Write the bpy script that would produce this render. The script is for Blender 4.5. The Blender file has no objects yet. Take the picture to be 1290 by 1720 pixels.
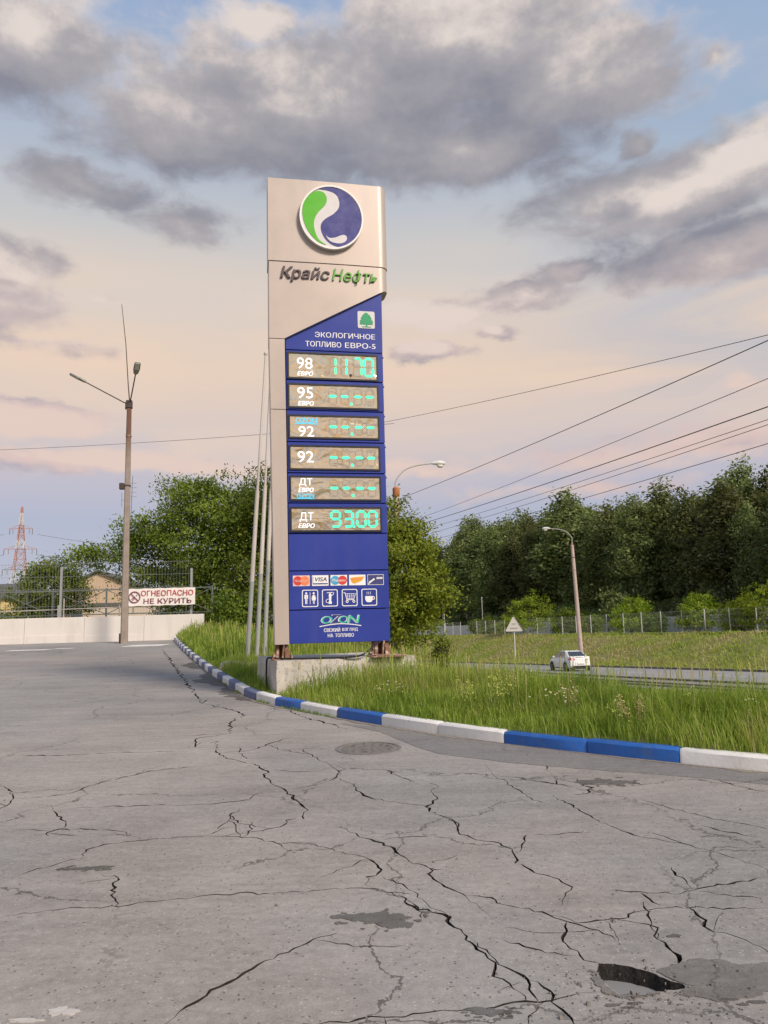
import bpy, math, random
import numpy as np
from mathutils import Vector, Matrix
from mathutils.geometry import delaunay_2d_cdt

SC = bpy.context.scene
C = SC.collection
PI = math.pi
rad = math.radians

# ------------------------------------------------------------------ camera
cam_data = bpy.data.cameras.new('camera')
cam = bpy.data.objects.new('camera', cam_data)
C.objects.link(cam)
cam_data.sensor_fit = 'HORIZONTAL'
cam_data.sensor_width = 36.0
cam_data.lens = 36.0
cam_data.clip_start = 0.05
cam_data.clip_end = 6000
PITCH, ROLL = rad(8.2), rad(1.5)
_F = Vector((0, math.cos(PITCH), math.sin(PITCH)))
_U = Vector((0, -math.sin(PITCH), math.cos(PITCH)))
_R = Vector((1, 0, 0))
_CR = math.cos(ROLL) * _R - math.sin(ROLL) * _U
_CU = math.sin(ROLL) * _R + math.cos(ROLL) * _U
M = Matrix((( _CR.x, _CU.x, -_F.x, 0), (_CR.y, _CU.y, -_F.y, 0), (_CR.z, _CU.z, -_F.z, 1.6), (0, 0, 0, 1)))
cam.matrix_world = M
SC.camera = cam

# ------------------------------------------------------------------ light, sky, exposure
SUN_EL, SUN_AZ = 38.0, 138.0          # azimuth clockwise from +Y
SUN_STRENGTH = 4.1
EXPOSURE = 0.0
sd = bpy.data.lights.new('sun', 'SUN')
sd.energy = SUN_STRENGTH
sd.angle = rad(14)
sd.color = (1.0, 0.86, 0.72)
sun = bpy.data.objects.new('sun', sd)
C.objects.link(sun)
_sdir = Vector((math.sin(rad(SUN_AZ)) * math.cos(rad(SUN_EL)), math.cos(rad(SUN_AZ)) * math.cos(rad(SUN_EL)), math.sin(rad(SUN_EL))))
sun.rotation_euler = _sdir.to_track_quat('Z', 'Y').to_euler()
SC.view_settings.view_transform = 'Standard'
SC.view_settings.look = 'None'
SC.view_settings.exposure = EXPOSURE
SC.view_settings.gamma = 1.0
SC.view_settings.use_curve_mapping = False
SC.render.engine = 'CYCLES'
SC.cycles.max_bounces = 6
SC.cycles.diffuse_bounces = 3
SC.cycles.transparent_max_bounces = 8
SC.cycles.caustics_reflective = False
SC.cycles.caustics_refractive = False


def lin(r, g, b):
    def f(c):
        c = c / 255.0
        return c / 12.92 if c <= 0.04045 else ((c + 0.055) / 1.055) ** 2.4
    return (f(r), f(g), f(b), 1.0)


class NT:
    """small helper around a node tree"""
    def __init__(self, tree):
        self.t = tree

    def n(self, kind, **kw):
        nd = self.t.nodes.new(kind)
        for k, v in kw.items():
            setattr(nd, k, v)
        return nd

    def put(self, sock, v):
        if isinstance(v, bpy.types.NodeSocket):
            self.t.links.new(v, sock)
        elif v is not None:
            sock.default_value = v

    def m(self, op, a, b=None, c=None, clamp=False):
        nd = self.n('ShaderNodeMath', operation=op, use_clamp=clamp)
        for i, v in enumerate((a, b, c)):
            self.put(nd.inputs[i], v)
        return nd.outputs[0]

    def v(self, op, a, b=None, scale=None):
        nd = self.n('ShaderNodeVectorMath', operation=op)
        self.put(nd.inputs[0], a)
        if b is not None:
            self.put(nd.inputs[1], b)
        if scale is not None:
            self.put(nd.inputs['Scale'], scale)
        return nd.outputs['Value'] if op in ('LENGTH', 'DOT_PRODUCT', 'DISTANCE') else nd.outputs[0]

    def mix(self, f, a, b, blend='MIX'):
        nd = self.n('ShaderNodeMix', data_type='RGBA', blend_type=blend)
        self.put(nd.inputs[0], f)
        self.put(nd.inputs[6], a)
        self.put(nd.inputs[7], b)
        return nd.outputs[2]

    def noise(self, vec, scale, detail=4, rough=0.55, dist=0.0, out=0):
        nd = self.n('ShaderNodeTexNoise')
        self.put(nd.inputs['Vector'], vec)
        nd.inputs['Scale'].default_value = scale
        nd.inputs['Detail'].default_value = detail
        nd.inputs['Roughness'].default_value = rough
        nd.inputs['Distortion'].default_value = dist
        return nd.outputs[out]

    def ramp(self, f, stops, interp='LINEAR'):
        nd = self.n('ShaderNodeValToRGB')
        nd.color_ramp.interpolation = interp
        els = nd.color_ramp.elements
        while len(els) < len(stops):
            els.new(0.5)
        for e, (p, c) in zip(els, stops):
            e.position = p
            e.color = c if len(c) == 4 else (*c, 1)
        self.put(nd.inputs[0], f)
        return nd.outputs[0]

    def mrange(self, v, a, b, c=0.0, d=1.0, smooth=False):
        nd = self.n('ShaderNodeMapRange')
        nd.interpolation_type = 'SMOOTHSTEP' if smooth else 'LINEAR'
        self.put(nd.inputs[0], v)
        for i, q in enumerate((a, b, c, d)):
            self.put(nd.inputs[i + 1], q)
        return nd.outputs[0]


world = bpy.data.worlds.new('World')
SC.world = world
world.use_nodes = True
wt = world.node_tree
wt.nodes.clear()

# the cloud field as a node group: (azimuth, elevation in degrees) -> cover 0..1
CLOUDS = [  # az, el, r_az, r_el, weight
    (-3.0, 36.4, 26, 6.0, 1.1), (7.5, 39.6, 18, 6.6, 1.15), (-12.0, 34.2, 18, 4.4, 1.05), (16.0, 36.2, 12, 5.4, 1.05), (6.5, 32.8, 15, 3.4, 1.05),
    (-26.0, 37.5, 9.0, 5.6, 0.95), (-9.5, 40.4, 5.0, 2.2, 0.85), (-33, 34, 7, 2.6, .8),
    (22.5, 28.4, 15, 3.6, 1.0), (27.5, 29.6, 8, 3.0, 1.0), (25.0, 24.2, 13.5, 2.7, 1.0), (20.3, 31.6, 2.6, 1.7, 0.8), (26.5, 35.6, 3.0, 1.8, .6),
    (-21.9, 29.7, 7.0, 2.1, 0.8), (-15.0, 28.4, 6.4, 1.9, 0.75), (-28.0, 24.3, 6.5, 2.2, 0.85), (-28, 21.6, 7.0, 2.7, 0.9), (-20.5, 22.8, 2.2, .8, .6),
    (4.4, 22.5, 5.6, 1.7, 1.2), (11.0, 23.4, 6.5, 1.4, 1.1), (3.8, 19.7, 4.0, 1.1, 1.15), (14.5, 24.5, 4.0, 1.2, .9), (9.3, 21, 2.4, .9, .9),
    (-26.0, 14.6, 7.5, 1.6, 1.6), (-22.0, 11.9, 12, 1.3, 1.0), (-12.0, 11.6, 10, .95, 0.65), (2.0, 11.4, 12, 1.1, 0.6), (18.0, 16.5, 6.5, 0.9, 0.6), (26.0, 15.5, 5.0, .8, .55),
    (22.0, 11.7, 17, 2.0, 0.65), (-24.5, 19.3, 7, 1.1, .6), (14, 9.3, 16, 1.0, .5),
    (48, 33, 16, 6, 1.0), (-52, 30, 18, 6, 1.0), (62, 22, 14, 3.5, .9), (-45, 17, 12, 2.2, .8), (10, 56, 32, 7, 1.0), (-40, 52, 20, 7, 1.0),
    (95, 32, 20, 6, 1.0), (-95, 36, 22, 7, 1.0), (150, 30, 18, 5, 1.0), (-150, 28, 20, 5.5, 1.0), (120, 50, 27, 7, 1.0), (-130, 55, 24, 7, 1.0), (178, 44, 18, 5, 1.0)]
grp = bpy.data.node_groups.new('cloud_field', 'ShaderNodeTree')
grp.interface.new_socket('P', in_out='INPUT', socket_type='NodeSocketVector')
grp.interface.new_socket('Cover', in_out='OUTPUT', socket_type='NodeSocketFloat')
grp.interface.new_socket('Mass', in_out='OUTPUT', socket_type='NodeSocketFloat')
g = NT(grp)
gi = g.n('NodeGroupInput')
go = g.n('NodeGroupOutput')
Pq = gi.outputs[0]
w1 = g.noise(g.v('MULTIPLY', Pq, (0.10, 0.20, 0)), 1.0, 3, 0.55, 0.0, 1)
wv = g.v('MULTIPLY', g.v('SUBTRACT', w1, (0.5, 0.5, 0.5)), (4.6, 1.9, 0))
w2 = g.noise(g.v('MULTIPLY', Pq, (0.42, 0.75, 0)), 1.0, 5, 0.6, 0.0, 1)
wv2 = g.v('MULTIPLY', g.v('SUBTRACT', w2, (0.5, 0.5, 0.5)), (2.4, 1.5, 0))
Pd = g.v('ADD', g.v('ADD', Pq, wv), wv2)
acc = None
for az, el, ra, re, wgt in CLOUDS:
    q = g.v('MULTIPLY', g.v('SUBTRACT', Pd, (az, el, 0)), (1 / ra, 1 / re, 0))
    val = g.m('MULTIPLY_ADD', g.v('LENGTH', q), -wgt, wgt)
    if acc is None:
        acc = val
    else:
        nd = g.n('ShaderNodeMath', operation='SMOOTH_MAX')
        g.put(nd.inputs[0], acc); g.put(nd.inputs[1], val); nd.inputs[2].default_value = 0.12
        acc = nd.outputs[0]
fb = g.noise(g.v('MULTIPLY', Pq, (0.22, 0.42, 0)), 1.0, 7, 0.58, 0.3)
tot = g.m('ADD', acc, g.m('MULTIPLY', g.m('SUBTRACT', fb, 0.5), 0.95))
g.put(go.inputs[0], tot)
fl = g.noise(g.v('MULTIPLY', Pq, (0.16, 0.32, 0)), 1.0, 2, 0.5, 0.2)
g.put(go.inputs[1], g.m('ADD', acc, g.m('MULTIPLY', g.m('SUBTRACT', fl, 0.5), 0.75)))

w = NT(wt)
tc = w.n('ShaderNodeTexCoord').outputs['Generated']
sep = w.n('ShaderNodeSeparateXYZ')
w.put(sep.inputs[0], w.v('NORMALIZE', tc))
DEG = 180 / PI
az_ = w.m('MULTIPLY', w.m('ARCTAN2', sep.outputs[0], sep.outputs[1]), DEG)
el_ = w.m('MULTIPLY', w.m('ARCSINE', sep.outputs[2]), DEG)
cmb = w.n('ShaderNodeCombineXYZ')
w.put(cmb.inputs[0], az_); w.put(cmb.inputs[1], el_)
P0 = cmb.outputs[0]


def cover(vec):
    nd = w.n('ShaderNodeGroup')
    nd.node_tree = grp
    w.put(nd.inputs[0], vec)
    return nd.outputs


_c0 = cover(P0)
_cU = cover(w.v('ADD', P0, (1.5, 3.8, 0)))
d0 = _c0[0]
# thin veil behind the clouds: colour by height
veil = w.ramp(w.m('DIVIDE', el_, 90.0, clamp=True), [
    (0.0, lin(190, 196, 210)), (0.05, lin(186, 190, 210)), (0.085, lin(182, 186, 208)), (0.12, lin(200, 193, 204)), (0.155, lin(224, 206, 198)),
    (0.205, lin(240, 214, 192)), (0.27, lin(226, 214, 204)), (0.31, lin(208, 207, 207)), (0.355, lin(186, 195, 210)), (0.41, lin(172, 188, 214)), (0.50, lin(146, 172, 212)), (0.75, lin(120, 150, 200)), (1.0, lin(105, 138, 192))])
# bluer, clearer sky towards the right, streaky cirrus
streak = w.noise(w.v('MULTIPLY', P0, (0.035, 0.16, 0)), 1.0, 5, 0.55, 0.6)
blue = w.m('MULTIPLY', w.mrange(az_, 2.0, 34.0, 0, 1, True), w.mrange(el_, 12.0, 20.0, 0, 1, True))
blue = w.m('MULTIPLY', blue, w.mrange(streak, 0.3, 0.62, 1.0, 0.25))
veil = w.mix(w.m('MULTIPLY', blue, 0.8), veil, lin(150, 180, 212))
glow = w.m('MULTIPLY', w.mrange(streak, 0.42, 0.68, 0, 1, True), w.m('MULTIPLY', w.mrange(el_, 8, 13, 0, 1, True), w.mrange(el_, 30, 20, 0, 1, True)))
veil = w.mix(w.m('MULTIPLY', glow, 0.6), veil, lin(248, 218, 190))
cov = w.mrange(d0, 0.06, 0.58, 0, 1, True)
# light and shade inside the cloud: thinner above = lit from above, thick = grey base
lit = w.mrange(w.m('SUBTRACT', _c0[1], _cU[1]), -0.56, 0.90, 0, 1)
lit = w.m('ADD', lit, w.m('MULTIPLY', w.mrange(d0, 0.12, 0.50, 1, 0, True), 0.20))
fine = w.noise(w.v('MULTIPLY', P0, (0.9, 1.4, 0)), 1.0, 4, 0.6)
lit = w.m('ADD', lit, w.m('MULTIPLY', w.m('SUBTRACT', fine, 0.5), 0.30), clamp=True)
warm = w.mrange(el_, 12, 30, 1, 0, True)
dark_c = w.mix(w.mrange(el_, 8, 26, 0, 1, True), lin(190, 178, 188), lin(142, 141, 151))
mid_c = w.mix(warm, lin(178, 172, 174), lin(226, 198, 190))
hi_c = w.mix(warm, lin(240, 226, 216), lin(236, 208, 194))
cc = w.mix(w.mrange(lit, 0.10, 0.55, 0, 1), dark_c, mid_c)
cc = w.mix(w.mrange(lit, 0.52, 0.95, 0, 1, True), cc, hi_c)
sky_tex = w.n('ShaderNodeTexSky')
sky_tex.sky_type = 'NISHITA'
sky_tex.sun_disc = False
sky_tex.sun_elevation = rad(SUN_EL)
sky_tex.sun_rotation = rad(SUN_AZ)
sky_tex.air_density = 1.2
sky_tex.dust_density = 2.5
SKY_S = 0.1
painted = w.mix(w.m('MULTIPLY', cov, 0.97), veil, cc)
painted = w.v('SCALE', painted, scale=1.0 / SKY_S)
both = w.mix(0.88, sky_tex.outputs[0], painted)
bg = w.n('ShaderNodeBackground')
w.put(bg.inputs[0], both)
bg.inputs[1].default_value = SKY_S
wo = w.n('ShaderNodeOutputWorld')
wt.links.new(bg.outputs[0], wo.inputs[0])
world.cycles.sampling_method = 'MANUAL'
world.cycles.sample_map_resolution = 1024

# ------------------------------------------------------------------ helpers: materials
MATS = {}


def new_mat(name):
    m = bpy.data.materials.new(name)
    m.use_nodes = True
    t = NT(m.node_tree)
    b = m.node_tree.nodes['Principled BSDF']
    MATS[name] = m
    return m, t, b


def chip_mat(name, base_name, chip_col, scale, thr):
    """flaked paint: sharp edged bare spots added to an existing material"""
    m = MATS[base_name]; t = NT(m.node_tree); b = m.node_tree.nodes['Principled BSDF']
    src = b.inputs['Base Color'].links[0].from_socket
    co = t.n('ShaderNodeTexCoord').outputs['Object']
    n = t.noise(co, scale, 8, 0.72, 0.2)
    t.put(b.inputs['Base Color'], t.mix(t.mrange(n, thr, thr + 0.02, 0, 0.85), src, chip_col))


def mat(name, col, rough=0.6, metal=0.0, var=0.12, scale=6.0, bump=0.0, bscale=40.0, spec=0.4, dirt=None, dirt_amt=0.0, dirt_scale=3.0, emit=None, emit_s=0.0, streak=False):
    m, t, b = new_mat(name)
    co = t.n('ShaderNodeTexCoord').outputs['Object']
    col = tuple(col[:3])
    n1 = t.noise(co, scale, 6, 0.6)
    lo = tuple(max(0, c * (1 - var)) for c in col) + (1,)
    hi = tuple(min(1, c * (1 + var)) for c in col) + (1,)
    c = t.ramp(n1, [(0.3, lo), (0.7, hi)])
    if dirt is not None:
        vec = t.v('MULTIPLY', co, (1, 1, 0.15)) if streak else co
        n2 = t.noise(vec, dirt_scale, 7, 0.65, 0.3)
        c = t.mix(t.m('MULTIPLY', t.mrange(n2, 0.48, 0.72, 0, 1, True), dirt_amt), c, dirt)
    t.put(b.inputs['Base Color'], c)
    t.put(b.inputs['Roughness'], t.mrange(n1, 0.2, 0.8, max(0.02, rough - 0.08), min(1, rough + 0.08)))
    b.inputs['Metallic'].default_value = metal
    b.inputs['Specular IOR Level'].default_value = spec
    if bump > 0:
        bp = t.n('ShaderNodeBump')
        bp.inputs['Strength'].default_value = 0.6
        bp.inputs['Distance'].default_value = bump
        t.put(bp.inputs['Height'], t.noise(co, bscale, 5, 0.65))
        t.put(b.inputs['Normal'], bp.outputs[0])
    if emit is not None:
        b.inputs['Emission Color'].default_value = emit
        b.inputs['Emission Strength'].default_value = emit_s
    return m


def leaf_mat(name, dark, light, trans=0.38, attr='tint', vary=0.15):
    m, t, b = new_mat(name)
    a = t.n('ShaderNodeAttribute', attribute_name=attr)
    c = t.ramp(a.outputs['Fac'], [(0.0, dark), (1.0, light)])
    oi = t.n('ShaderNodeObjectInfo')
    hs = t.n('ShaderNodeHueSaturation')
    t.put(hs.inputs['Value'], t.mrange(oi.outputs['Random'], 0, 1, 1 - vary, 1 + vary))
    t.put(hs.inputs['Hue'], t.mrange(oi.outputs['Random'], 0, 1, 0.5 - vary * 0.07, 0.5 + vary * 0.05))
    t.put(hs.inputs['Color'], c)
    c = hs.outputs[0]
    t.put(b.inputs['Base Color'], c)
    b.inputs['Roughness'].default_value = 0.55
    b.inputs['Specular IOR Level'].default_value = 0.25
    tr = t.n('ShaderNodeBsdfTranslucent')
    t.put(tr.inputs[0], t.mix(1.0, c, (1.0, 1.0, 0.55, 1), 'MULTIPLY'))
    ms = t.n('ShaderNodeMixShader')
    ms.inputs[0].default_value = trans
    m.node_tree.links.new(b.outputs[0], ms.inputs[1])
    m.node_tree.links.new(tr.outputs[0], ms.inputs[2])
    out = [n for n in m.node_tree.nodes if n.type == 'OUTPUT_MATERIAL'][0]
    m.node_tree.links.new(ms.outputs[0], out.inputs[0])
    return m


# ------------------------------------------------------------------ helpers: objects and meshes
def tag(o, label=None, cat=None, group=None, kind=None):
    if label: o['label'] = label
    if cat: o['category'] = cat
    if group: o['group'] = group
    if kind: o['kind'] = kind
    return o


def thing(name, label, cat, loc=(0, 0, 0), rz=0.0, group=None, kind=None):
    o = bpy.data.objects.new(name, None)
    o.empty_display_size = 0.3
    C.objects.link(o)
    o.location = loc
    o.rotation_euler = (0, 0, rz)
    return tag(o, label, cat, group, kind)


def link(name, me, m=None, parent=None):
    o = bpy.data.objects.new(name, me)
    C.objects.link(o)
    if m is not None:
        for q in (m if isinstance(m, (list, tuple)) else [m]):
            me.materials.append(q)
    if parent is not None:
        o.parent = parent
    return o


def smooth(me, angle=40):
    me.polygons.foreach_set('use_smooth', [True] * len(me.polygons))
    me.set_sharp_from_angle(angle=rad(angle))


class MB:
    """collects shapes for ONE mesh object"""
    def __init__(self):
        self.v, self.f, self.mi = [], [], []

    def add(self, vs, fs, mi=0):
        k = len(self.v)
        self.v += [tuple(p) for p in vs]
        self.f += [tuple(i + k for i in f) for f in fs]
        self.mi += [mi] * len(fs)
        return self

    def box(self, x0, x1, y0, y1, z0, z1, mi=0, bev=0.0):
        if bev > 0:
            b = bev
            vs = []
            for (z, i) in ((z0, b), (z0 + b, 0), (z1 - b, 0), (z1, b)):
                vs += [(x0 + i, y0 + i, z), (x1 - i, y0 + i, z), (x1 - i, y1 - i, z), (x0 + i, y1 - i, z)]
            fs = [(3, 2, 1, 0), (12, 13, 14, 15)]
            for r in range(3):
                for j in range(4):
                    a, c = r * 4 + j, r * 4 + (j + 1) % 4
                    fs.append((a, c, c + 4, a + 4))
            return self.add(vs, fs, mi)
        vs = [(x0, y0, z0), (x1, y0, z0), (x1, y1, z0), (x0, y1, z0), (x0, y0, z1), (x1, y0, z1), (x1, y1, z1), (x0, y1, z1)]
        return self.add(vs, [(3, 2, 1, 0), (4, 5, 6, 7), (0, 1, 5, 4), (1, 2, 6, 5), (2, 3, 7, 6), (3, 0, 4, 7)], mi)

    def bar(self, a, b, wd, ht=None, mi=0, up=(0, 0, 1)):
        a, b = Vector(a), Vector(b)
        ht = wd if ht is None else ht
        d = (b - a).normalized()
        u = Vector(up)
        if abs(d.dot(u)) > 0.98: u = Vector((0, 1, 0))
        s = d.cross(u).normalized() * wd / 2
        t = s.cross(d).normalized() * ht / 2
        vs = [a - s - t, a + s - t, a + s + t, a - s + t, b - s - t, b + s - t, b + s + t, b - s + t]
        return self.add(vs, [(0, 1, 2, 3), (7, 6, 5, 4), (0, 4, 5, 1), (1, 5, 6, 2), (2, 6, 7, 3), (3, 7, 4, 0)], mi)

    def tube(self, pts, r, n=8, mi=0, cap=True):
        pts = [Vector(p) for p in pts]
        rs = r if isinstance(r, (list, tuple)) else [r] * len(pts)
        vs, fs = [], []
        prev = None
        for i, p in enumerate(pts):
            d = (pts[min(i + 1, len(pts) - 1)] - pts[max(i - 1, 0)]).normalized()
            if prev is None:
                u = Vector((0, 0, 1)) if abs(d.z) < 0.9 else Vector((1, 0, 0))
                s = d.cross(u).normalized()
            else:
                s = (prev - d * prev.dot(d)).normalized()
            prev = s
            t = d.cross(s)
            for k in range(n):
                a = 2 * PI * k / n
                vs.append(p + (s * math.cos(a) + t * math.sin(a)) * rs[i])
        for i in range(len(pts) - 1):
            for k in range(n):
                a, b = i * n + k, i * n + (k + 1) % n
                fs.append((a, b, b + n, a + n))
        if cap:
            fs.append(tuple(reversed(range(n))))
            fs.append(tuple(range((len(pts) - 1) * n, len(pts) * n)))
        return self.add(vs, fs, mi)

    def prism(self, pts, y0, y1, mi=0, axis='y'):
        """outline in (u, v), counter-clockwise seen from the front (-y), extruded between y0 (front) and y1"""
        n = len(pts)
        if axis == 'y':
            vs = [(u, y0, v) for u, v in pts] + [(u, y1, v) for u, v in pts]
        else:
            vs = [(u, v, y1) for u, v in pts] + [(u, v, y0) for u, v in pts]
        fs = [tuple(range(n)), tuple(reversed(range(n, 2 * n)))]
        for i in range(n):
            j = (i + 1) % n
            fs.append((i, i + n, j + n, j))
        return self.add(vs, fs, mi)

    def lathe(self, prof, n=24, c=(0, 0, 0), mi=0):
        vs, fs = [], []
        for r, z in prof:
            for k in range(n):
                a = 2 * PI * k / n
                vs.append((c[0] + r * math.cos(a), c[1] + r * math.sin(a), c[2] + z))
        for i in range(len(prof) - 1):
            for k in range(n):
                a, b = i * n + k, i * n + (k + 1) % n
                fs.append((a, b, b + n, a + n))
        fs.append(tuple(reversed(range(n))))
        fs.append(tuple(range((len(prof) - 1) * n, len(prof) * n)))
        return self.add(vs, fs, mi)

    def mesh(self, name):
        me = bpy.data.meshes.new(name)
        me.from_pydata([tuple(p) for p in self.v], [], self.f)
        me.update()
        return me

    def build(self, name, m, parent=None, sm=None):
        me = self.mesh(name)
        ms = m if isinstance(m, (list, tuple)) else [m]
        for q in ms: me.materials.append(q)
        if len(ms) > 1:
            me.polygons.foreach_set('material_index', self.mi)
        if sm: smooth(me, sm)
        o = bpy.data.objects.new(name, me)
        C.objects.link(o)
        if parent is not None: o.parent = parent
        return o


def quads_mesh(name, V, nper=4, tint=None, faces=None):
    """numpy mesh of many small faces; V is (N, nper, 3)"""
    N = V.shape[0]
    me = bpy.data.meshes.new(name)
    me.vertices.add(N * nper)
    me.vertices.foreach_set('co', V.reshape(-1).astype(np.float32))
    if faces is None:
        faces = [list(range(nper))]
    tot = sum(len(f) for f in faces)
    base = (np.arange(N) * nper)[:, None]
    li = np.concatenate([base + np.array(f)[None, :] for f in faces], axis=1).reshape(-1)
    me.loops.add(N * tot)
    me.loops.foreach_set('vertex_index', li.astype(np.int32))
    starts, s = [], 0
    for f in faces:
        starts.append(s); s += len(f)
    ls = (np.arange(N) * tot)[:, None] + np.array(starts)[None, :]
    me.polygons.add(N * len(faces))
    me.polygons.foreach_set('loop_start', ls.reshape(-1).astype(np.int32))
    me.update(calc_edges=True)
    if tint is not None:
        at = me.attributes.new('tint', 'FLOAT', 'POINT')
        at.data.foreach_set('value', np.repeat(tint, nper).astype(np.float32))
    me.validate()
    return me


def text_geo(body, size=1.0, shear=0.0, bold=0.0):
    cu = bpy.data.curves.new('text', 'FONT')
    cu.body = body
    cu.size = size
    cu.shear = shear
    cu.offset = bold
    o = bpy.data.objects.new('text', cu)
    C.objects.link(o)
    me, best = None, -1
    for res in (4, 3, 8):                # the curve filler drops parts of some letters: keep the fullest fill
        cu.resolution_u = res
        bpy.context.view_layer.update()
        q = bpy.data.meshes.new_from_object(o.evaluated_get(bpy.context.evaluated_depsgraph_get()))
        ar = sum(p.area for p in q.polygons)
        if ar > best * 1.02:
            best, me = ar, q
    vs = [(v.co.x, v.co.y) for v in me.vertices]
    fs = [tuple(p.vertices) for p in me.polygons]
    bpy.data.objects.remove(o)
    bpy.data.curves.remove(cu)
    bpy.data.meshes.remove(me)
    return vs, fs


def put_text(mb, body, u0, u1, v0, v1, y, shear=0.0, bold=0.0, mi=0, th=0.004, flip=False):
    """flat lettering scaled to the rectangle u0..u1, v0..v1 of a vertical face, standing th proud of y"""
    if bold:
        # heavier strokes: the same lettering again, a hair to each side and behind
        e = bold * (v1 - v0)
        put_text(mb, body, u0 - e, u1 - e, v0, v1, y, shear, 0, mi, th - 0.0006)
        put_text(mb, body, u0 + e, u1 + e, v0, v1, y, shear, 0, mi, th - 0.0003)
    vs, fs = text_geo(body, 1.0, shear, 0.0)
    xs = [p[0] for p in vs]; ys = [p[1] for p in vs]
    a, b, c, d = min(xs), max(xs), min(ys), max(ys)
    out = [(u0 + (p[0] - a) / (b - a) * (u1 - u0), y - th, v0 + (p[1] - c) / (d - c) * (v1 - v0)) for p in vs]
    mb.add(out, fs, mi)
    # side walls so the letters have thickness
    from collections import Counter
    ec = Counter()
    for f in fs:
        for i in range(len(f)):
            ec[(f[i], f[(i + 1) % len(f)])] += 1
    k = len(mb.v)
    used = {}
    for (i, j) in list(ec):
        if (j, i) in ec: continue
        for q in (i, j):
            if q not in used:
                used[q] = len(mb.v)
                mb.v.append((out[q][0], y, out[q][2]))
        base = k - len(out)
        mb.f.append((base + i, used[i], used[j], base + j)); mb.mi.append(mi)
    return mb


def arc_pts(cu, cv, r, a0, a1, n):
    return [(cu + r * math.cos(a0 + (a1 - a0) * i / n), cv + r * math.sin(a0 + (a1 - a0) * i / n)) for i in range(n + 1)]


def rrect(u0, u1, v0, v1, r, n=5):
    return (arc_pts(u1 - r, v0 + r, r, -PI / 2, 0, n) + arc_pts(u1 - r, v1 - r, r, 0, PI / 2, n) +
            arc_pts(u0 + r, v1 - r, r, PI / 2, PI, n) + arc_pts(u0 + r, v0 + r, r, PI, 1.5 * PI, n))


def circ(cu, cv, r, n=24):
    return [(cu + r * math.cos(2 * PI * i / n), cv + r * math.sin(2 * PI * i / n)) for i in range(n)]


def stroke(mb, pts, wd, y0, y1, mi=0):
    for (a, b) in zip(pts[:-1], pts[1:]):
        dx, dy = b[0] - a[0], b[1] - a[1]
        L = math.hypot(dx, dy) or 1
        nx, ny = -dy / L * wd / 2, dx / L * wd / 2
        mb.prism([(a[0] - nx, a[1] - ny), (b[0] - nx, b[1] - ny), (b[0] + nx, b[1] + ny), (a[0] + nx, a[1] + ny)], y0, y1, mi)


def ring(mb, outer, inner, y0, y1, mi=0):
    n = len(outer)
    vs = [(u, y0, v) for u, v in outer] + [(u, y0, v) for u, v in inner] + [(u, y1, v) for u, v in outer] + [(u, y1, v) for u, v in inner]
    fs = []
    for i in range(n):
        j = (i + 1) % n
        fs += [(i, j, n + j, n + i), (i, 2 * n + i, 2 * n + j, j), (n + i, n + j, 3 * n + j, 3 * n + i), (2 * n + i, 3 * n + i, 3 * n + j, 2 * n + j)]
    mb.add(vs, fs, mi)

# ------------------------------------------------------------------ terrain heights
KERB = [(60, 2.0), (30, 2.6), (16, 3.5), (10, 4.25), (7, 5.05), (5.0, 5.95), (4.1, 6.5), (3.29, 6.98), (2.69, 7.42), (1.97, 7.98), (1.23, 8.62), (0.56, 9.28), (-0.11, 10.02), (-0.72, 10.75),
        (-1.30, 11.5), (-1.77, 12.14), (-2.18, 12.84), (-2.49, 13.53), (-2.79, 14.30), (-3.09, 15.12), (-3.41, 15.99), (-3.77, 17.0), (-4.23, 18.3), (-5.2, 21.2), (-6.29, 24.5), (-7.99, 29.8), (-9.6, 34.9)]
KEXT = KERB + [(-12, 42), (-30, 120), (-200, 900)]
_ka = np.array(KEXT[:-1], float); _kb = np.array(KEXT[1:], float)


def kerb_dist(x, y):
    """signed distance to the kerb line, positive on the grass side"""
    x = np.asarray(x, float).reshape(-1); y = np.asarray(y, float).reshape(-1)
    best = np.full(x.shape, 1e9); sg = np.ones(x.shape)
    for a, b in zip(_ka, _kb):
        d = b - a
        t = np.clip(((x - a[0]) * d[0] + (y - a[1]) * d[1]) / (d @ d), 0, 1)
        px, py = x - a[0] - t * d[0], y - a[1] - t * d[1]
        q = np.hypot(px, py)
        cr = d[0] * (y - a[1]) - d[1] * (x - a[0])
        m = q < best
        best = np.where(m, q, best); sg = np.where(m, np.where(cr < 0, 1.0, -1.0), sg)
    return best * sg


def lotz(y):
    return 0.031 * np.clip(y, -40, 36)


def zroad(y):
    return -0.53 - 0.03 * np.clip(y, -60, 170)


RN = (0.951, 0.309)


def road_wt(x, y):
    return (x - 14) * RN[0] + (y - 45) * RN[1], -(x - 14) * RN[1] + (y - 45) * RN[0]


def road_xy(wv, t):
    return 14 + wv * RN[0] - t * RN[1], 45 + wv * RN[1] + t * RN[0]


def ztop(t):
    return 0.17 - 0.0121 * np.clip(t, -60, 200)


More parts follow.
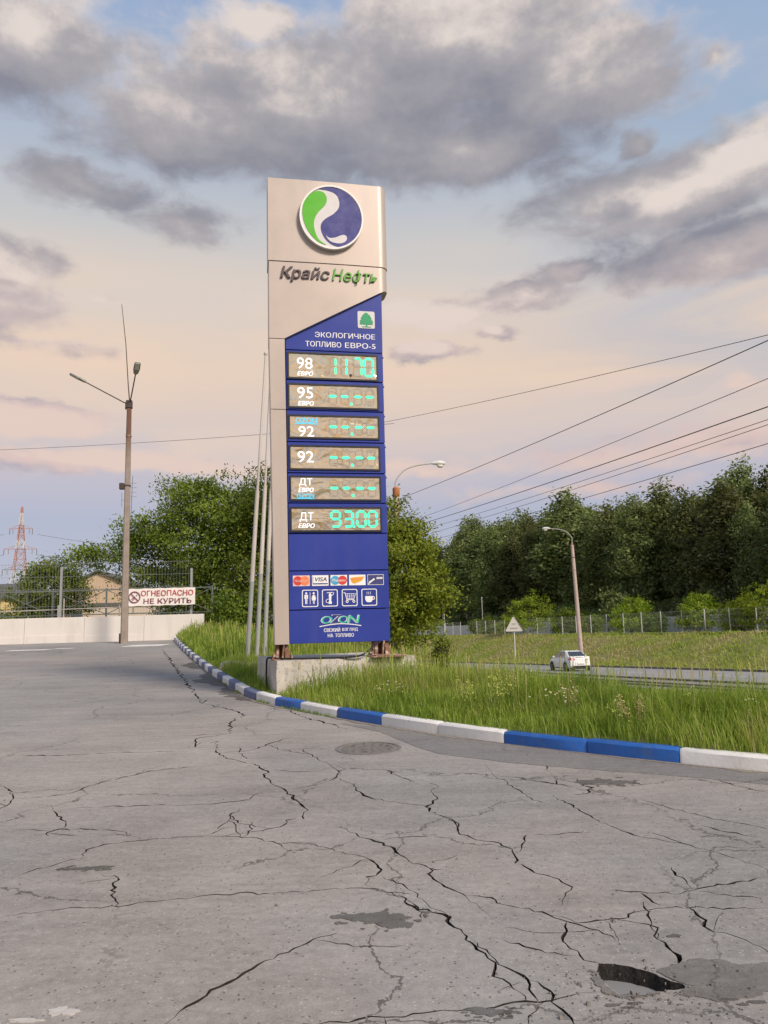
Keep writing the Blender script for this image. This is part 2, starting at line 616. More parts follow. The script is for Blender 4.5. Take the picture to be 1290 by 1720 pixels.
def terrain(x, y):
    shp = np.shape(x)
    x = np.asarray(x, float).reshape(-1); y = np.asarray(y, float).reshape(-1)
    d = kerb_dist(x, y)
    k = lotz(y) + 0.12
    over = np.maximum(0, d - 1.6)
    drop = 0.20 * over * over / (over + 1.2)
    zr = zroad(y)
    T = np.maximum(k - drop, zr - 0.05)
    wv, t = road_wt(x, y)
    cap = zr - 0.05 + 0.22 * np.maximum(0, -wv - 5.6)
    T = np.minimum(T, np.where(wv < 9.4, cap, 1e9))
    s = np.clip((wv - 9.5) / 8.6, 0, 1)
    s = s * s * (3 - 2 * s) * 0.45 + s * 0.55
    bank = (zr - 0.05) * (1 - s) + ztop(t) * s
    T = np.where(wv > 9.4, bank, T)
    far = np.clip((y - 170) / 120, 0, 1)
    T = T * (1 - far) + (-0.2) * far if False else T
    inside = d < 0
    T = np.where(inside & (y < 36.2), lotz(y) - 0.25, T)
    T = np.where(inside & (y >= 36.2), 1.10 + 0 * y, T)
    return T.reshape(shp)


def tz(x, y):
    return float(terrain(np.array([x]), np.array([y]))[0])


# ------------------------------------------------------------------ materials of the setting
def asphalt_mat(name, base, patchy=0.16, fine=260.0, chips=0.55):
    m, t, b = new_mat(name)
    co = t.n('ShaderNodeTexCoord').outputs['Object']
    big = t.noise(co, 0.35, 5, 0.6, 0.4)
    mid = t.noise(t.v('MULTIPLY', co, (0.5, 2.2, 1)), 1.3, 5, 0.6, 0.2)
    grit = t.noise(co, fine, 3, 0.7)
    grit2 = t.noise(co, 90.0, 4, 0.7)
    v = t.m('ADD', t.m('MULTIPLY', t.m('SUBTRACT', big, 0.5), patchy * 2.4), t.m('MULTIPLY', t.m('SUBTRACT', mid, 0.5), patchy * 1.8))
    v = t.m('ADD', v, t.m('MULTIPLY', t.m('SUBTRACT', grit, 0.5), 0.85))
    v = t.m('ADD', v, t.m('MULTIPLY', t.m('SUBTRACT', grit2, 0.5), 0.55))
    v = t.m('ADD', v, t.m('MULTIPLY', t.m('SUBTRACT', t.noise(co, 24.0, 5, 0.7), 0.5), 0.75))
    v = t.m('ADD', v, t.m('MULTIPLY', t.m('SUBTRACT', t.noise(t.v('MULTIPLY', co, (1, 3.0, 1)), 5.0, 5, 0.65), 0.5), 0.5))
    v = t.m('ADD', v, 1.0)
    c = t.v('SCALE', base[:3], scale=v)
    # warm and cool patches of old bitumen
    hue = t.noise(co, 0.22, 4, 0.6)
    c = t.mix(t.mrange(hue, 0.40, 0.60, 0, 0.8, True), c, t.v('MULTIPLY', c, (0.84, 0.91, 0.96)))
    # light stone chips and dark pits
    vo = t.n('ShaderNodeTexVoronoi'); t.put(vo.inputs['Vector'], co); vo.inputs['Scale'].default_value = 55
    rnd = t.n('ShaderNodeSeparateColor'); t.put(rnd.inputs[0], vo.outputs['Color'])
    chip = t.m('MULTIPLY', t.m('LESS_THAN', vo.outputs['Distance'], 0.30), t.m('GREATER_THAN', rnd.outputs[0], 0.90))
    c = t.mix(t.m('MULTIPLY', chip, chips), c, tuple(min(0.6, q * 1.7) for q in base[:3]) + (1,))
    pit = t.m('MULTIPLY', t.m('LESS_THAN', vo.outputs['Distance'], 0.34), t.m('LESS_THAN', rnd.outputs[1], 0.07))
    c = t.mix(t.m('MULTIPLY', pit, 0.7), c, (0.06, 0.055, 0.05, 1))
    # old hairlines in the wearing course
    vd = t.n('ShaderNodeTexVoronoi', feature='DISTANCE_TO_EDGE')
    t.put(vd.inputs['Vector'], t.v('ADD', co, t.v('SCALE', t.v('SUBTRACT', t.noise(co, 1.6, 6, 0.65, 0, 1), (0.5, 0.5, 0.5)), scale=0.6)))
    vd.inputs['Scale'].default_value = 0.55
    hair = t.m('MULTIPLY', t.m('LESS_THAN', vd.outputs['Distance'], 0.004), t.mrange(t.noise(co, 0.5, 3), 0.40, 0.52, 0, 1, True))
    c = t.mix(t.m('MULTIPLY', hair, 0.75), c, (0.07, 0.065, 0.06, 1))
    # oily spots
    spots = t.noise(t.v('MULTIPLY', co, (1.0, 1.0, 1)), 1.15, 5, 0.55, 0.25)
    c = t.mix(t.mrange(spots, 0.70, 0.76, 0, 0.5, True), c, (0.09, 0.085, 0.08, 1))
    t.put(b.inputs['Base Color'], c)
    t.put(b.inputs['Roughness'], t.mrange(big, 0.3, 0.7, 0.78, 0.92))
    b.inputs['Specular IOR Level'].default_value = 0.3
    bp = t.n('ShaderNodeBump'); bp.inputs['Strength'].default_value = 0.55; bp.inputs['Distance'].default_value = 0.004
    t.put(bp.inputs['Height'], t.m('ADD', grit, t.m('MULTIPLY', grit2, 1.4)))
    bp2 = t.n('ShaderNodeBump'); bp2.inputs['Strength'].default_value = 0.35; bp2.inputs['Distance'].default_value = 0.03
    t.put(bp2.inputs['Height'], t.noise(co, 3.0, 4, 0.5)); t.put(bp2.inputs['Normal'], bp.outputs[0])
    t.put(b.inputs['Normal'], bp2.outputs[0])
    return m


M_LOT = asphalt_mat('lot_asphalt', (0.298, 0.270, 0.246), 0.34)
M_PATCH = asphalt_mat('newer_asphalt', (0.205, 0.192, 0.18), 0.14)
M_WET = asphalt_mat('stained_asphalt', (0.125, 0.116, 0.106), 0.5, chips=0.3)
M_DAMP = asphalt_mat('half_dry_asphalt', (0.185, 0.168, 0.152), 0.5, chips=0.3)
M_CRACK = mat('crack_dirt', (0.030, 0.026, 0.022), 0.95, var=0.5, scale=25, spec=0.1)
M_PIT = mat('broken_asphalt', (0.026, 0.024, 0.022), 0.9, var=0.6, scale=90, bump=0.01, bscale=60, spec=0.2)
M_ROAD = asphalt_mat('road_asphalt', (0.30, 0.29, 0.285), 0.08, 120)
M_GRAVEL = mat('gravel', (0.27, 0.25, 0.225), 0.9, var=0.55, scale=9, bump=0.05, bscale=14, dirt=(0.10, 0.11, 0.05, 1), dirt_amt=0.5, dirt_scale=1.4)
M_MARK = mat('worn_white_paint', (0.66, 0.65, 0.62), 0.7, var=0.1, scale=8, dirt=(0.3, 0.28, 0.25, 1), dirt_amt=0.5, dirt_scale=5)


def soil_mat():
    m, t, b = new_mat('grass_ground')
    co = t.n('ShaderNodeTexCoord').outputs['Object']
    n = t.noise(co, 0.6, 6, 0.6)
    n2 = t.noise(t.v('MULTIPLY', co, (1, 1, 2.5)), 2.6, 6, 0.7)
    c = t.ramp(n2, [(0.3, (0.14, 0.155, 0.045, 1)), (0.55, (0.26, 0.265, 0.095, 1)), (0.75, (0.37, 0.34, 0.16, 1))])
    c = t.mix(t.mrange(n, 0.4, 0.65, 0, 0.6, True), c, (0.19, 0.17, 0.075, 1))
    t.put(b.inputs['Base Color'], c)
    b.inputs['Roughness'].default_value = 0.95
    b.inputs['Specular IOR Level'].default_value = 0.1
    bp = t.n('ShaderNodeBump'); bp.inputs['Strength'].default_value = 0.8; bp.inputs['Distance'].default_value = 0.15
    t.put(bp.inputs['Height'], n2); t.put(b.inputs['Normal'], bp.outputs[0])
    return m


M_SOIL = soil_mat()

# ------------------------------------------------------------------ ground sheet to the horizon
def axis(fine0, fine1, step, far):
    a = list(np.arange(fine0, fine1 + 1e-6, step))
    s, p = step, a[-1]
    while p < far:
        s *= 1.35; p += s; a.append(p)
    s, p = step, a[0]
    while p > -far:
        s *= 1.35; p -= s; a.insert(0, p)
    return np.array(a)


gx = axis(-30, 62, 1.0, 3000); gy = axis(-8, 170, 1.25, 3200)
GX, GY = np.meshgrid(gx, gy)
GZ = terrain(GX, GY)
dd = kerb_dist(GX, GY).reshape(GX.shape)
sm_ = np.clip((dd - 2.0) / 1.0, 0, 1)
GZ = np.where((dd > 0) & (GY < 37), GZ - 0.2 * (1 - sm_), GZ)
GZ = GZ + np.where(dd > 3, 0.11 * np.sin(GX * 1.3 + GY * 0.4) * np.cos(GY * 0.9 - GX * 0.3), 0) * (road_wt(GX, GY)[0] > 10.5)
nx, ny = len(gx), len(gy)
idx = np.arange(nx * ny).reshape(ny, nx)
me = bpy.data.meshes.new('ground')
fc = np.stack([idx[:-1, :-1], idx[:-1, 1:], idx[1:, 1:], idx[1:, :-1]], -1).reshape(-1, 4)
me.from_pydata(np.stack([GX, GY, GZ], -1).reshape(-1, 3).tolist(), [], fc.tolist())
smooth(me, 60)
tag(link('ground', me, M_SOIL), 'grassy ground falling from the forecourt to the road and running on to the horizon', kind='structure')

# ------------------------------------------------------------------ kerb of painted stones
def kerb_resample(step):
    pts = [KERB[0]]
    out = []
    P = [Vector((*p, 0)) for p in KERB]
    dense = []
    for i in range(len(P) - 1):
        p0, p1, p2, p3 = P[max(i - 1, 0)], P[i], P[i + 1], P[min(i + 2, len(P) - 1)]
        for k in range(10):
            t = k / 10
            dense.append(0.5 * ((2 * p1) + (-p0 + p2) * t + (2 * p0 - 5 * p1 + 4 * p2 - p3) * t * t + (-p0 + 3 * p1 - 3 * p2 + p3) * t ** 3))
    dense.append(P[-1])
    return dense


KD = kerb_resample(1)
_cum = [0.0]
for a, b in zip(KD[:-1], KD[1:]): _cum.append(_cum[-1] + (b - a).length)


def kerb_at(s):
    s = min(max(s, 0), _cum[-1] - 1e-4)
    i = int(np.searchsorted(_cum, s, side='right') - 1)
    i = min(i, len(KD) - 2)
    f = (s - _cum[i]) / max(1e-9, _cum[i + 1] - _cum[i])
    p = KD[i].lerp(KD[i + 1], f)
    d = (KD[i + 1] - KD[i]).normalized()
    return p, d, Vector((d.y, -d.x, 0))          # point, direction, outward (grass side) normal


def s_of(x, y):
    q = Vector((x, y, 0))
    return _cum[min(range(len(KD)), key=lambda i: (KD[i] - q).length)]


M_KWHITE = mat('kerb_white_paint', (0.74, 0.73, 0.71), 0.55, var=0.05, scale=7, bump=0.004, bscale=30, dirt=(0.45, 0.42, 0.38, 1), dirt_amt=0.3, dirt_scale=12)
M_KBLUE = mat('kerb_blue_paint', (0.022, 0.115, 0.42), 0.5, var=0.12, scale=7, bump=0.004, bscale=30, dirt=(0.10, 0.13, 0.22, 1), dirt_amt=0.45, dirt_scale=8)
M_KSHADE = mat('kerb_shaded_blue_paint', (0.115, 0.145, 0.27), 0.6, var=0.12, scale=7, bump=0.004, bscale=30, dirt=(0.25, 0.24, 0.24, 1), dirt_amt=0.5, dirt_scale=8)  # same blue on stones turned from the light, shade mixed into the colour

for _k in ('kerb_white_paint', 'kerb_blue_paint', 'kerb_shaded_blue_paint'): chip_mat(_k, _k, (0.26, 0.24, 0.22, 1), 9, 0.655)
kerb = thing('kerb', 'raised kerb of blue and white painted stones curving along the grass verge', None, kind='structure')
rk = random.Random(5)
sA = s_of(2.69, 7.42)
bounds, cols = [], []
s = sA
seq_r = ['w', 'w', 'b', 'b'] * 6
# towards the right, out of the picture
rb = [sA]
while rb[-1] > 40: rb.append(rb[-1] - 0.92)
stones = [(rb[i + 1], rb[i], seq_r[i % 4]) for i in range(len(rb) - 1)]
# towards the left and the wall
lb = [sA, s_of(1.97, 7.98), s_of(1.23, 8.62), s_of(0.56, 9.28), s_of(-0.11, 10.02), s_of(-0.72, 10.75), s_of(-1.30, 11.5), s_of(-1.77, 12.14), s_of(-2.18, 12.84)]
while lb[-1] < _cum[-1] - 0.5: lb.append(lb[-1] + 0.82)
lc = ['b', 'b', 'w', 'w', 'b', 'w', 'b'] + ['w', 'b'] * 60
stones += [(lb[i], lb[i + 1], lc[i]) for i in range(len(lb) - 1)]
for s0, s1, c in stones:
    mb = MB()
    n = 3
    prof = [(0.0, -0.12), (0.004, 0.112), (0.022, 0.134), (0.128, 0.136), (0.146, 0.118), (0.15, -0.12)]
    lift = rk.uniform(-0.006, 0.006); push = rk.uniform(-0.006, 0.006)
    rings = []
    for k, fr in enumerate((0.0, 0.03, 0.5, 0.97, 1.0)):
        sc = s0 + 0.004 + (s1 - s0 - 0.008) * fr
        p, d, nn = kerb_at(sc)
        ins = 0.008 if fr in (0.0, 1.0) else 0.0
        rings.append([(p.x + nn.x * (o + push + (ins if o < 0.05 else -ins)), p.y + nn.y * (o + push + (ins if o < 0.05 else -ins)),
                       float(lotz(p.y)) + h + lift - (ins if h > 0 else 0) + (rk.uniform(-.002, .002) if h > 0 else 0)) for o, h in prof])
    vs = [v for r in rings for v in r]
    m_ = len(prof)
    fs = [tuple(range(m_)), tuple(reversed(range(4 * m_, 5 * m_)))]
    for r in range(4):
        for j in range(m_ - 1):
            fs.append((r * m_ + j, (r + 1) * m_ + j, (r + 1) * m_ + j + 1, r * m_ + j + 1))
    mb.add(vs, fs)
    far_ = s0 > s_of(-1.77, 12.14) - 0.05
    o = mb.build('kerb_stone', M_KWHITE if c == 'w' else (M_KSHADE if far_ else M_KBLUE), kerb, 35)
    tag(o, 'white painted kerb stone' if c == 'w' else ('blue painted kerb stone facing away from the light, shade in its colour' if far_ else 'bright blue painted kerb stone'))

# soil strip of the verge, right behind the stones
rows = [0.10, 0.16, 0.4, 0.8, 1.3, 1.9, 2.5, 3.1]
S = np.concatenate([np.arange(0, sA - 6, 1.5), np.arange(sA - 6, _cum[-1], 0.4), [_cum[-1] - 1e-3]])
vs, fs = [], []
for i, s in enumerate(S):
    p, d, nn = kerb_at(float(s))
    for j, r in enumerate(rows):
        x, y = p.x + nn.x * r, p.y + nn.y * r
        z = float(lotz(y)) + 0.115 if r < 0.2 else tz(x, y) + 0.015 * math.sin(x * 5) * math.cos(y * 4)
        if j == 0: z -= 0.1
        if j == len(rows) - 1: z -= 0.22
        vs.append((x, y, z))
m_ = len(rows)
for i in range(len(S) - 1):
    for j in range(m_ - 1):
        fs.append((i * m_ + j, i * m_ + j + 1, (i + 1) * m_ + j + 1, (i + 1) * m_ + j))
tag(MB().add(vs, fs).build('verge_soil', M_SOIL, None, 60), 'strip of soil and thatch behind the painted kerb', kind='structure')

# ------------------------------------------------------------------ forecourt asphalt with real cracks and the pothole
def jitter_line(pts, rng, step, amp):
    out = [np.array(pts[0], float)]
    for a, b in zip(pts[:-1], pts[1:]):
        a, b = np.array(a, float), np.array(b, float)
        L = np.linalg.norm(b - a)
        k = max(1, int(L / step))
        nrm = np.array([-(b - a)[1], (b - a)[0]]) / max(L, 1e-6)
        for i in range(1, k + 1):
            f = i / k
            q = a + (b - a) * f
            if i < k: q = q + nrm * rng.uniform(-amp, amp)
            out.append(q)
    return out


# cracks: width in mm, points in cm on the ground
CRACKS = [
    (18, [(-89,319),(-86,328),(-81,335),(-78,340),(-74,347),(-68,354),(-63,362),(-61,366),(-55,371),(-47,381),(-39,390),(-28,396)]),
    (9, [(-207,428),(-192,430),(-178,434),(-161,436),(-147,436),(-138,441),(-118,445),(-102,449),(-86,451),(-60,449),(-45,452),(-24,454),(-15,452),(-5,446)]),
    (9, [(-46,719),(-32,695),(-26,668),(-18,650),(-6,638)]),
    (9, [(-173,551),(-148,556),(-115,556),(-89,547),(-77,537),(-67,520),(-61,516)]),
    (9, [(-90,685),(-68,696),(-54,712),(-48,743),(-52,756)]),
    (12, [(-175,486),(-163,480),(-160,460),(-153,447),(-146,434)]),
    (12, [(-120,591),(-117,594),(-123,608),(-118,623)]),
    (12, [(-104,551),(-99,571),(-104,589)]),
    (7, [(-234,482),(-227,486),(-220,499),(-210,508),(-200,516),(-203,534),(-195,545),(-173,551),(-151,555),(-131,558),(-117,576)]),
    (10, [(-282,587),(-251,580),(-237,583),(-211,578),(-195,574),(-182,562),(-173,553)]),
    (10, [(-210,1131),(-214,1065),(-197,971),(-219,954),(-231,945),(-219,892),(-217,924)]),
    (10, [(-162,848),(-147,815)]),
    (10, [(-140,890),(-116,858),(-85,834),(-74,806),(-64,791)]),
    (14, [(-267,633),(-253,615),(-241,594),(-239,587),(-247,576),(-242,567)]),
    (14, [(-355,724),(-338,706),(-319,674),(-314,652),(-314,641)]),
    (14, [(-207,904),(-201,922),(-189,859),(-171,826),(-155,809),(-133,785),(-117,757),(-117,738),(-100,697),(-90,680),(-76,645),(-67,622),(-65,593),(-78,591),(-80,574),(-88,570),(-103,561),(-118,554)]),
    (6, [(-319,674),(-294,678),(-280,687),(-270,715),(-253,742),(-234,771),(-203,783),(-157,791)]),
    (5, [(-428,871),(-359,860),(-304,869),(-225,867)]),
    (5, [(-182,850),(-150,865),(-116,939)]),
    (5, [(-263,636),(-230,642),(-180,642),(-142,642),(-120,651),(-109,675)]),
    (13, [(-77,536),(-55,534),(-42,524),(-26,511),(-15,501),(-7,482),(-10,473),(-16,471),(-14,455)]),
    (16, [(-37,572),(-24,550),(-12,536),(-6,532),(4,508),(12,491),(21,483),(22,468),(31,449),(39,436),(44,422)]),
    (7, [(21,483),(30,479)]),
    (7, [(212,550),(222,536),(238,522)]),
    (7, [(-6,750),(20,695)]),
    (22, [(-15,452),(-5,446),(4,440),(10,426),(19,418),(25,415),(29,399),(34,389),(37,375),(41,366),(43,357),(41,350),(47,343),(50,336),(51,329)]),
    (16, [(38,382),(42,370),(45,360),(51,353),(55,346),(54,338),(56,329)]),
    (16, [(109,403),(118,399),(126,393),(121,384),(123,373),(125,364),(123,353),(126,349)]),
    (16, [(162,695),(161,669),(168,663),(157,644),(146,641)]),
    (18, [(55,346),(60,340),(63,333),(61,328),(64,322),(66,316),(66,311)]),
    (8, [(-6,470),(5,458),(11,446),(15,435),(19,423),(26,417)]),
    (8, [(90,541),(82,514),(76,505)]),
    (8, [(132,436),(134,423),(139,418)]),
    (8, [(194,620),(206,596),(220,575),(234,559),(251,540)]),
    (13, [(-36,317),(-26,318),(-15,319),(-5,320),(6,322),(18,324),(30,325),(42,327),(51,329),(61,329),(69,332),(79,334),(84,334)]),
    (14, [(33,693),(40,682),(33,662),(37,643),(32,625),(26,617),(32,596),(45,576),(45,551),(52,539),(61,530),(70,525),(75,508),(73,487),(80,476),(87,466),(94,454),(98,447),(91,434),(87,423),(80,414)]),
    (14, [(38,439),(52,435),(57,425),(65,420),(75,415),(83,404),(89,399),(97,392),(102,381)]),
    (14, [(84,401),(80,388),(79,374),(82,366),(86,360),(90,358)]),
    (14, [(117,441),(132,438),(141,435),(153,434),(161,438),(174,443),(192,449),(209,454)]),
    (11, [(76,411),(84,408),(89,401),(103,403),(112,404),(120,411),(130,414),(144,417),(158,414),(188,412)]),
    (11, [(128,647),(134,619),(142,586),(146,570),(154,548),(163,531),(175,521),(188,511),(199,496),(207,482),(214,465)]),
    (20, [(148,417),(150,407),(152,400),(148,393),(150,387),(158,381),(162,373),(165,365)]),
    (6, [(163,436),(171,431),(182,428),(191,424)]),
    (6, [(94,714),(123,694),(145,676),(152,665)]),
    (9, [(92,715),(102,675),(109,645)]),
    (9, [(144,703),(140,676),(148,668)]),
    (9, [(148,751),(143,726)]),
    (9, [(277,729),(267,700),(276,682),(282,661)]),
    (5, [(-6,638),(26,621)]),
    (5, [(-6,539),(8,543),(24,543)]),
    (5, [(94,540),(133,544)]),
    (10, [(270,639),(288,643),(299,636)]),
    (20, [(-812,2801),(-508,1889),(-373,1484),(-300,1265)]),
    (9, [(-300,1265),(-245,1192),(-211,1140),(-205,1097)]),
    (7, [(-183,1192),(-152,1163),(-114,1081),(-79,1028),(-53,980)]),
]
rc = random.Random(11)
RIM = [(0.877, 3.585), (0.915, 3.583), (0.959, 3.57), (1.0, 3.555), (1.043, 3.524), (1.081, 3.491), (1.113, 3.446), (1.146, 3.408), (1.191, 3.373), (1.136, 3.348), (1.063, 3.336), (0.994, 3.318), (0.938, 3.306), (0.90, 3.318), (0.872, 3.375), (0.858, 3.441), (0.85, 3.51)]
FLOOR = [(0.885, 3.566), (0.92, 3.564), (0.957, 3.551), (0.995, 3.536), (1.033, 3.506), (1.068, 3.474), (1.098, 3.432), (1.125, 3.40), (1.14, 3.385), (1.115, 3.378), (1.06, 3.385), (1.0, 3.385), (0.95, 3.38), (0.915, 3.39), (0.893, 3.42), (0.878, 3.46), (0.872, 3.52)]
rc = random.Random(11)
RIM = [tuple(map(float, p)) for p in jitter_line(RIM + RIM[:1], rc, 0.014, 0.006)[:-1]]
FLOOR = [tuple(map(float, p)) for p in jitter_line(FLOOR + FLOOR[:1], rc, 0.02, 0.004)[:-1]]
V2, E2, FC = [], [], []


def add_poly(pts, face=True):
    k = len(V2)
    V2.extend(Vector((float(p[0]), float(p[1]))) for p in pts)
    if face: FC.append(list(range(k, k + len(pts))))
    return k


LOT_OUT = [(p.x + 0.02 * 0, p.y) for p in [kerb_at(s)[0] + kerb_at(s)[2] * 0.05 for s in np.linspace(0, _cum[-1], 90)]] + [(-9.6, 36.0), (-60, 34.6), (-60, -40), (60, -40)]
add_poly(LOT_OUT)
# a coarse net of points keeps the triangles compact
for yy in np.arange(1.5, 34, 0.9):
    for xx in np.arange(-0.8 * yy - 2, 0.6 * yy + 2, 0.9):
        if kerb_dist([xx], [yy])[0] < -0.3:
            V2.append(Vector((xx + rc.uniform(-.2, .2), yy + rc.uniform(-.2, .2))))
CL = []          # centre line segments: a, b, half width a, half width b
# short side cracks growing out of the long ones
for wmm, pts in list(CRACKS):
    for _ in range(1 if wmm > 8 else 0):
        i = rc.randrange(len(pts)); x0_, y0_ = pts[i]
        a = rc.uniform(0, 6.28); n_ = rc.randint(3, 6); st_ = rc.uniform(3, 7) * (1 + y0_ / 700)
        q = [(x0_, y0_)]
        for _k in range(n_):
            a += rc.uniform(-.38, .38); q.append((q[-1][0] + st_ * math.cos(a), q[-1][1] + st_ * math.sin(a)))
        CRACKS.append((rc.choice((3, 4, 5)), q))
for wmm, pts in CRACKS:
    P = [(x / 100, y / 100) for x, y in pts]
    dist = sum(p[1] for p in P) / len(P)
    line = jitter_line(P, rc, max(0.035, 0.008 * dist), 0.010 + 0.0022 * dist)
    n = len(line)
    hw0 = max(min(wmm, 17) / 1000 * 0.5 * (0.46 + 0.09 * dist), 0.0010 * dist)
    hw = []
    for i in range(n):
        e = min(i, n - 1 - i) / max(1, n * 0.25)
        hw.append(hw0 * min(1, 0.25 + e) * rc.uniform(0.45, 1.5) * (1.0 + 0.35 * math.sin(i * 0.37 + wmm)))
    left, right = [], []
    for i, p in enumerate(line):
        d = line[min(i + 1, n - 1)] - line[max(i - 1, 0)]
        d = d / max(np.linalg.norm(d), 1e-9)
        nn = np.array([-d[1], d[0]])
        left.append(p + nn * hw[i]); right.append(p - nn * hw[i])
    for i in range(n - 1):
        CL.append((line[i], line[i + 1], hw[i], hw[i + 1]))
    k = len(V2)
    loop = left + right[::-1]
    V2.extend(Vector((float(p[0]), float(p[1]))) for p in loop)
    E2.extend((k + i, k + (i + 1) % len(loop)) for i in range(len(loop)))
    k = len(V2)
    V2.extend(Vector((float(p[0]), float(p[1]))) for p in line)
    E2.extend((k + i, k + i + 1) for i in range(n - 1))
k = len(V2)
V2.extend(Vector(p) for p in RIM)
E2.extend((k + i, k + (i + 1) % len(RIM)) for i in range(len(RIM)))
k = len(V2)
V2.extend(Vector(p) for p in FLOOR)
E2.extend((k + i, k + (i + 1) % len(FLOOR)) for i in range(len(FLOOR)))
ov, oe, of, iv, ie, if_ = delaunay_2d_cdt(V2, E2, FC, 1, 1e-5, True)
A = np.array([[v.x, v.y] for v in ov])


def inside_poly(P, pts):
    x, y = P[:, 0], P[:, 1]
    r = np.zeros(len(P), bool)
    for (x0, y0), (x1, y1) in zip(pts, pts[1:] + pts[:1]):
        c = ((y0 > y) != (y1 > y)) & (x < (x1 - x0) * (y - y0) / ((y1 - y0) or 1e-12) + x0)
        r ^= c
    return r


depth = np.zeros(len(A))
ca = np.array([c[0] for c in CL]); cb = np.array([c[1] for c in CL])
ha = np.array([c[2] for c in CL]); hb = np.array([c[3] for c in CL])
dl = cb - ca
L2_ = np.maximum((dl ** 2).sum(1), 1e-12)


def crack_profile(P):
    r = np.zeros(len(P))
    near_i = np.where((P[:, 1] > 1) & (P[:, 1] < 32))[0]
    for i0 in range(0, len(near_i), 2000):
        ii = near_i[i0:i0 + 2000]
        q = P[ii][:, None, :] - ca[None]
        tt = np.clip((q * dl[None]).sum(2) / L2_[None], 0, 1)
        ds = np.linalg.norm(q - tt[..., None] * dl[None], axis=2)
        hwid = ha[None] + (hb - ha)[None] * tt
        r[ii] = (np.clip(1 - ds / hwid, 0, 1) * np.minimum(0.045, hwid * 2.6)).max(1)
    return r


depth = crack_profile(A)
# pothole: floor ring at -8 cm, rim at 0
fl_in = inside_poly(A, [(p[0] * 1.0, p[1]) for p in FLOOR])
fset = {(round(p[0], 4), round(p[1], 4)) for p in FLOOR}
on_floor = np.array([(round(a[0], 4), round(a[1], 4)) in fset for a in A])
depth = np.where(on_floor | fl_in, 0.085, depth)
Z = lotz(A[:, 1]) - depth
polys = [tuple(f) for f, src in zip(of, if_) if src]
cen = np.array([A[list(f)].mean(0) for f in polys])
in_rim = inside_poly(cen, RIM)
prof_c = crack_profile(cen)
def _slope(f):
    p = [Vector((A[i][0], A[i][1], Z[i])) for i in f[:3]]
    return abs((p[1] - p[0]).cross(p[2] - p[0]).normalized().z)


mi = [(2 if _slope(f) < 0.72 else 3) if r else (1 if p > 0.0008 else 0) for f, r, p in zip(polys, in_rim, prof_c)]
mb = MB()
mb.v = [(float(a[0]), float(a[1]), float(z)) for a, z in zip(A, Z)]
mb.f = polys
mb.mi = mi
lot = mb.build('forecourt_asphalt', [M_LOT, M_CRACK, M_PIT, M_DAMP])
tag(lot, 'old pale asphalt forecourt crossed by branching cracks and a pothole', kind='structure')

# water standing in the pothole
mw, t, b = new_mat('puddle_water')
b.inputs['Base Color'].default_value = (0.26, 0.262, 0.258, 1)
b.inputs['Roughness'].default_value = 0.03
b.inputs['IOR'].default_value = 1.33
b.inputs['Specular IOR Level'].default_value = 1.0
bp = t.n('ShaderNodeBump'); bp.inputs['Strength'].default_value = 0.05; bp.inputs['Distance'].default_value = 0.01
t.put(bp.inputs['Height'], t.noise(t.n('ShaderNodeTexCoord').outputs['Object'], 8, 2)); t.put(b.inputs['Normal'], bp.outputs[0])
cx_, cy_ = 0.985, 3.44
zw = 0.031 * 3.38 - 0.056
mb = MB(); mb.prism([(cx_ + (p[0] - cx_) * .985, cy_ + (p[1] - cy_) * .985) for p in reversed(RIM)], zw - 0.02, zw, axis='z')
tag(mb.build('puddle', mw), 'rain water standing in the pothole', kind='structure')


def ground_patch(name, outline, m, lift, label, rng, amp=0.02, step=0.06, thick=0.003):
    P = jitter_line(outline + outline[:1], rng, step, amp)[:-1]
    mb = MB()
    n = len(P)
    vs = [(float(p[0]), float(p[1]), float(lotz(p[1])) + lift) for p in P] + [(float(p[0]), float(p[1]), float(lotz(p[1])) - 0.002) for p in P]
    fs = [tuple(range(n))] + [(i, n + i, n + (i + 1) % n, (i + 1) % n) for i in range(n)]
    mb.add(vs, fs)
    return tag(mb.build(name, m), label, kind='structure')


# newer strip of asphalt laid along the kerb
inner = [(-0.62, 10.22), (-0.11, 9.55), (0.28, 8.55), (0.50, 8.15), (0.74, 7.96), (1.16, 7.63), (1.72, 7.32), (2.33, 7.02), (3.12, 6.55), (4.2, 5.9), (6.0, 5.0), (9.0, 4.1)]
outer = []
for s in np.linspace(s_of(9.5, 4.4), s_of(-0.72, 10.75), 26):
    p, d, nn = kerb_at(float(s)); outer.append((p.x - nn.x * 0.012, p.y - nn.y * 0.012))
ground_patch('asphalt_strip', [tuple(p) for p in inner] + list(reversed(outer)), M_PATCH, 0.004, 'darker newer strip of asphalt along the kerb', random.Random(3), 0.012, 0.12)


def blob(cx, cy, rx, ry, rng, n=26, rough=0.35):
    ph = [rng.uniform(0, 6.28) for _ in range(5)]
    pts = []
    for i in range(n):
        a = 2 * PI * i / n
        r = 1 + rough * (0.5 * math.sin(2 * a + ph[0]) + 0.35 * math.sin(3 * a + ph[1]) + 0.3 * math.sin(5 * a + ph[2]) + 0.25 * math.sin(9 * a + ph[3]))
        pts.append((cx + rx * r * math.cos(a), cy + ry * r * math.sin(a)))
    return pts


